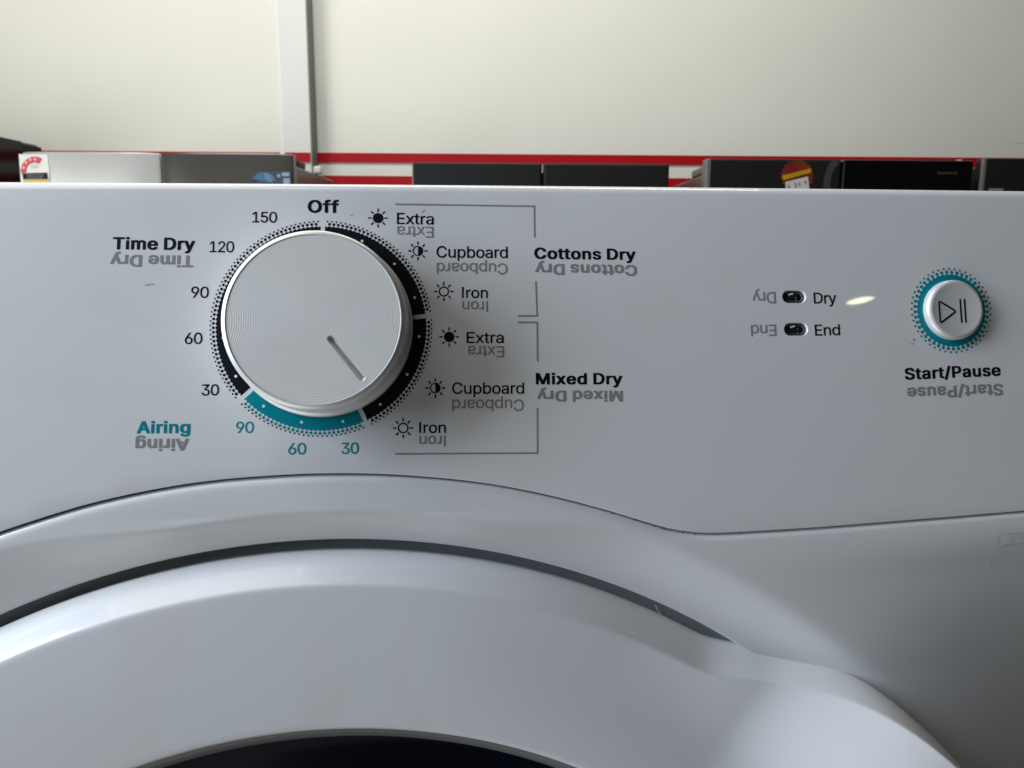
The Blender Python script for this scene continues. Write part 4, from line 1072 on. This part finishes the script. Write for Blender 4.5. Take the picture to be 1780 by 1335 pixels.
def star(cx_, cy_, r, n=5):
    return [(cx_ + (r if i % 2 == 0 else r * .45) * math.sin(i * math.pi / n), cy_ - (r if i % 2 == 0 else r * .45) * math.cos(i * math.pi / n)) for i in range(2 * n)]


parts = [('red_arc', [arc], 'labelred', 0), ('black_block', [[(38.5, 301), (82, 300), (83.8, 311.6), (40.2, 312)]], 'ink', 0), ('yellow_strip', [[(40, 312.6), (84.2, 312.2), (85, 324), (41.5, 324)]], 'labelyellow', 0),
         ('label_star', [star(41.5, 291.5, 4)], 'labelpink', .0012), ('label_star', [star(45.5, 282.5, 4)], 'labelpink', .0012), ('label_star', [star(53, 277.3, 4)], 'labelpink', .0012), ('label_star', [star(61.5, 277, 4)], 'labelpink', .0012)]
for yy in (303.2, 306.4, 309.5):
    lp = []
    x = 47.5
    while x < 74:
        w_ = 1.5 + 2.5 * random.random()
        lp.append([(x, yy), (x + w_, yy), (x + w_, yy + 1.3), (x, yy + 1.3)])
        x += w_ + .9
    parts.append(('print_line', lp, 'grey_ink', .0012))
parts.append(('print_line', [[(54, 287.5), (66, 287.3), (66, 288.1), (54, 288.3)], [(53, 290.5), (67, 290.3), (67, 291.3), (53, 291.5)]], 'grey_ink', 0))
for nm, lp, mk, d in parts:
    v_, f_, _ = onlabel(lp, mk, d)
    o = link(nm, mesh(nm, v_, f_, smooth=False), M[mk], d1[0])
# blue sticker on its right door
sheet('blue_label', [[(446, 298), (508 - 3, 297.6), (505, 345), (446, 345)]], YL, M['labelblue'], d1[1])
arcs = []
for r_ in (8, 12, 16):
    q = [(461 + r_ * math.sin(a), 317 - r_ * .95 * math.cos(a)) for a in np.linspace(-.1, 1.35, 12)]
    arcs += stroke(q, 1.3)
sheet('blue_disc', [[(456 + 18 * math.sin(a), 317 - 17 * math.cos(a)) for a in np.linspace(-math.pi / 2.6, math.pi / 1.9, 20)]], YL - .0006, M['discblue'], d1[1])
sheet('wave_symbol', arcs, YL - .0012, M['paleblue'], d1[1])
sheet('pale_block', [[(492.5, 310), (504, 310), (504, 330), (492.5, 330)], [(490, 300), (503, 300), (503, 306), (490, 306)], [(482, 303), (487, 303), (487, 308), (482, 308)]], YL - .0012, M['paleblue'], d1[1])

# black fridge at the far left, its side seen from here
b1 = far(73, 256, 3.12)
t2, d2 = fridge('tall_black_fridge', 'tall black fridge at the far left, its side seen behind the silver fridge', b1.x - .8, b1.x, 2.40, b1.z - .004, b1.z, [b1.x - .8, b1.x], M['black'], M['charcoal'], cabin=0.0, dep=.72)
sd = far(24, 260, 2.98)
box('side_panel', (b1.x + .0005, 2.47, .05), (b1.x + .008, 2.985, b1.z + .004), M['black'], t2, .003)
box('top_cap', (b1.x - .8, 2.46, b1.z + .001), (b1.x - .01, 3.11, b1.z + .004), M['edge'], t2, .004)

# charcoal double-door fridge
Y3 = 2.65
ca, cb, cc = far(717.5, 284, Y3), far(943.5, 284, Y3), far(1165.5, 284, Y3)
t3, d3 = fridge('matt_fridge', 'matt charcoal double-door fridge standing in front of the red and white stripes', ca.x, cc.x, Y3, far(890, 282.5, Y3).z, zrow(296, Y3), [ca.x, cb.x, cc.x], M['charcoal'], M['charcoal'])
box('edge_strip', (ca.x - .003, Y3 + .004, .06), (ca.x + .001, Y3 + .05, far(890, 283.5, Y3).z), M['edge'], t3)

# dark fridge with the starburst sticker
Y4 = 2.55
da, db, dc = far(1231, 280, Y4), far(1465, 280, Y4), far(1696, 280, Y4)
zt4 = far(1400, 276.2, Y4).z
t4, d4 = fridge('black_glass_fridge', 'dark double-door fridge with an red-orange starburst price sticker on its left door', da.x, dc.x, Y4, zt4, far(1240, 297, Y4).z, [da.x, db.x, dc.x], [M['charcoal'], M['black']], M['cabgrey'],
                hinges=((da.x + .02, da.x + .11),))
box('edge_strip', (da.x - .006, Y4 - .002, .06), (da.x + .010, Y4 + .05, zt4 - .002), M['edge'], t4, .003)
box('hinge_cap', (da.x + .02, Y4 + .15, far(1240, 297, Y4).z + .001), (da.x + .10, Y4 + .32, far(1240, 279, Y4).z), M['cabgrey'], t4, .008)
box('hinge_plug', (dc.x - .012, Y4 + .08, far(1690, 297, Y4).z + .001), (dc.x + .004, Y4 + .11, far(1695, 272.5, Y4).z), M['labelwhite'], t4, .003)
YS = Y4 - .0015
burst = []
for i in range(44):
    a = 2 * math.pi * i / 44
    r_ = 29.5 if i % 2 == 0 else 25.5
    burst.append((1386 + r_ * math.sin(a), 306 - r_ * math.cos(a)))
bs = sheet('price_sticker', [burst], YS, M['orange'], d4[0])
for nm, lp, mk, dz in [('red_flash', [[(1362, 296), (1372, 284), (1381, 279.5), (1383, 296), (1366, 301)]], 'flashred', .001),
                       ('yellow_band', [[(1359, 305.5), (1409, 292.8), (1410, 299.8), (1362, 313)]], 'bandyellow', .001),
                       ('price_card', [[(1365, 316.5), (1404.5, 306.8), (1408, 340), (1367, 340)]], 'card', .001),
                       ('price_print', [[(1369, 322), (1372, 320.5), (1374, 330), (1369.5, 330)], [(1381, 318), (1384, 317.5), (1385, 326), (1382, 326.5)], [(1388, 317), (1391, 316.5), (1391.5, 323), (1388.5, 323.5)], [(1398, 314), (1402, 313), (1402.5, 319), (1399, 319.5)]], 'grey_ink', .002),
                       ('curved_reflection', stroke([(1456, 274 + 6), (1447, 287), (1441, 300), (1437.5, 315), (1437, 335)], 12), 'shine_logo_grey', 0)]:  # the curve is a reflection painted on as a paler strip
    sheet(nm, lp, YS - dz, M[mk], d4[0])
sheet('logo_print', [[(1630 + 5 * i, 298.5 + (i % 2)), (1633.4 + 5 * i, 298.5 + (i % 2)), (1633.4 + 5 * i, 303), (1630 + 5 * i, 303)] for i in range(7)], YS, M['shine_logo_grey'], d4[1])

# dark fridge at the right edge
Y5 = 2.55
ga_ = far(1712, 276, Y5)
t5, d5 = fridge('dark_fridge', 'plain dark grey fridge at the right edge, a pale strip down its near side', ga_.x, ga_.x + .75, Y5, far(1750, 274.6, Y5).z, far(1750, 288, Y5).z, [ga_.x, ga_.x + .75], M['charcoal'], M['charcoal'])
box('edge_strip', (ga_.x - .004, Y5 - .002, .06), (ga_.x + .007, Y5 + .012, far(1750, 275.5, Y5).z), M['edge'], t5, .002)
sheet('logo_print', [[(1719, 327.5), (1744, 327.8), (1744, 331.5), (1719, 331.5)]], Y5 - .0015, M['grey_ink'], d5[0])
# a paint chip on the wall
o = sheet('paint_chip', [[(1762, 244.5), (1771, 243.5), (1779, 246), (1786, 247), (1779, 249), (1766, 247.5)]], YW - .0015, M['labelwhite'], wall)
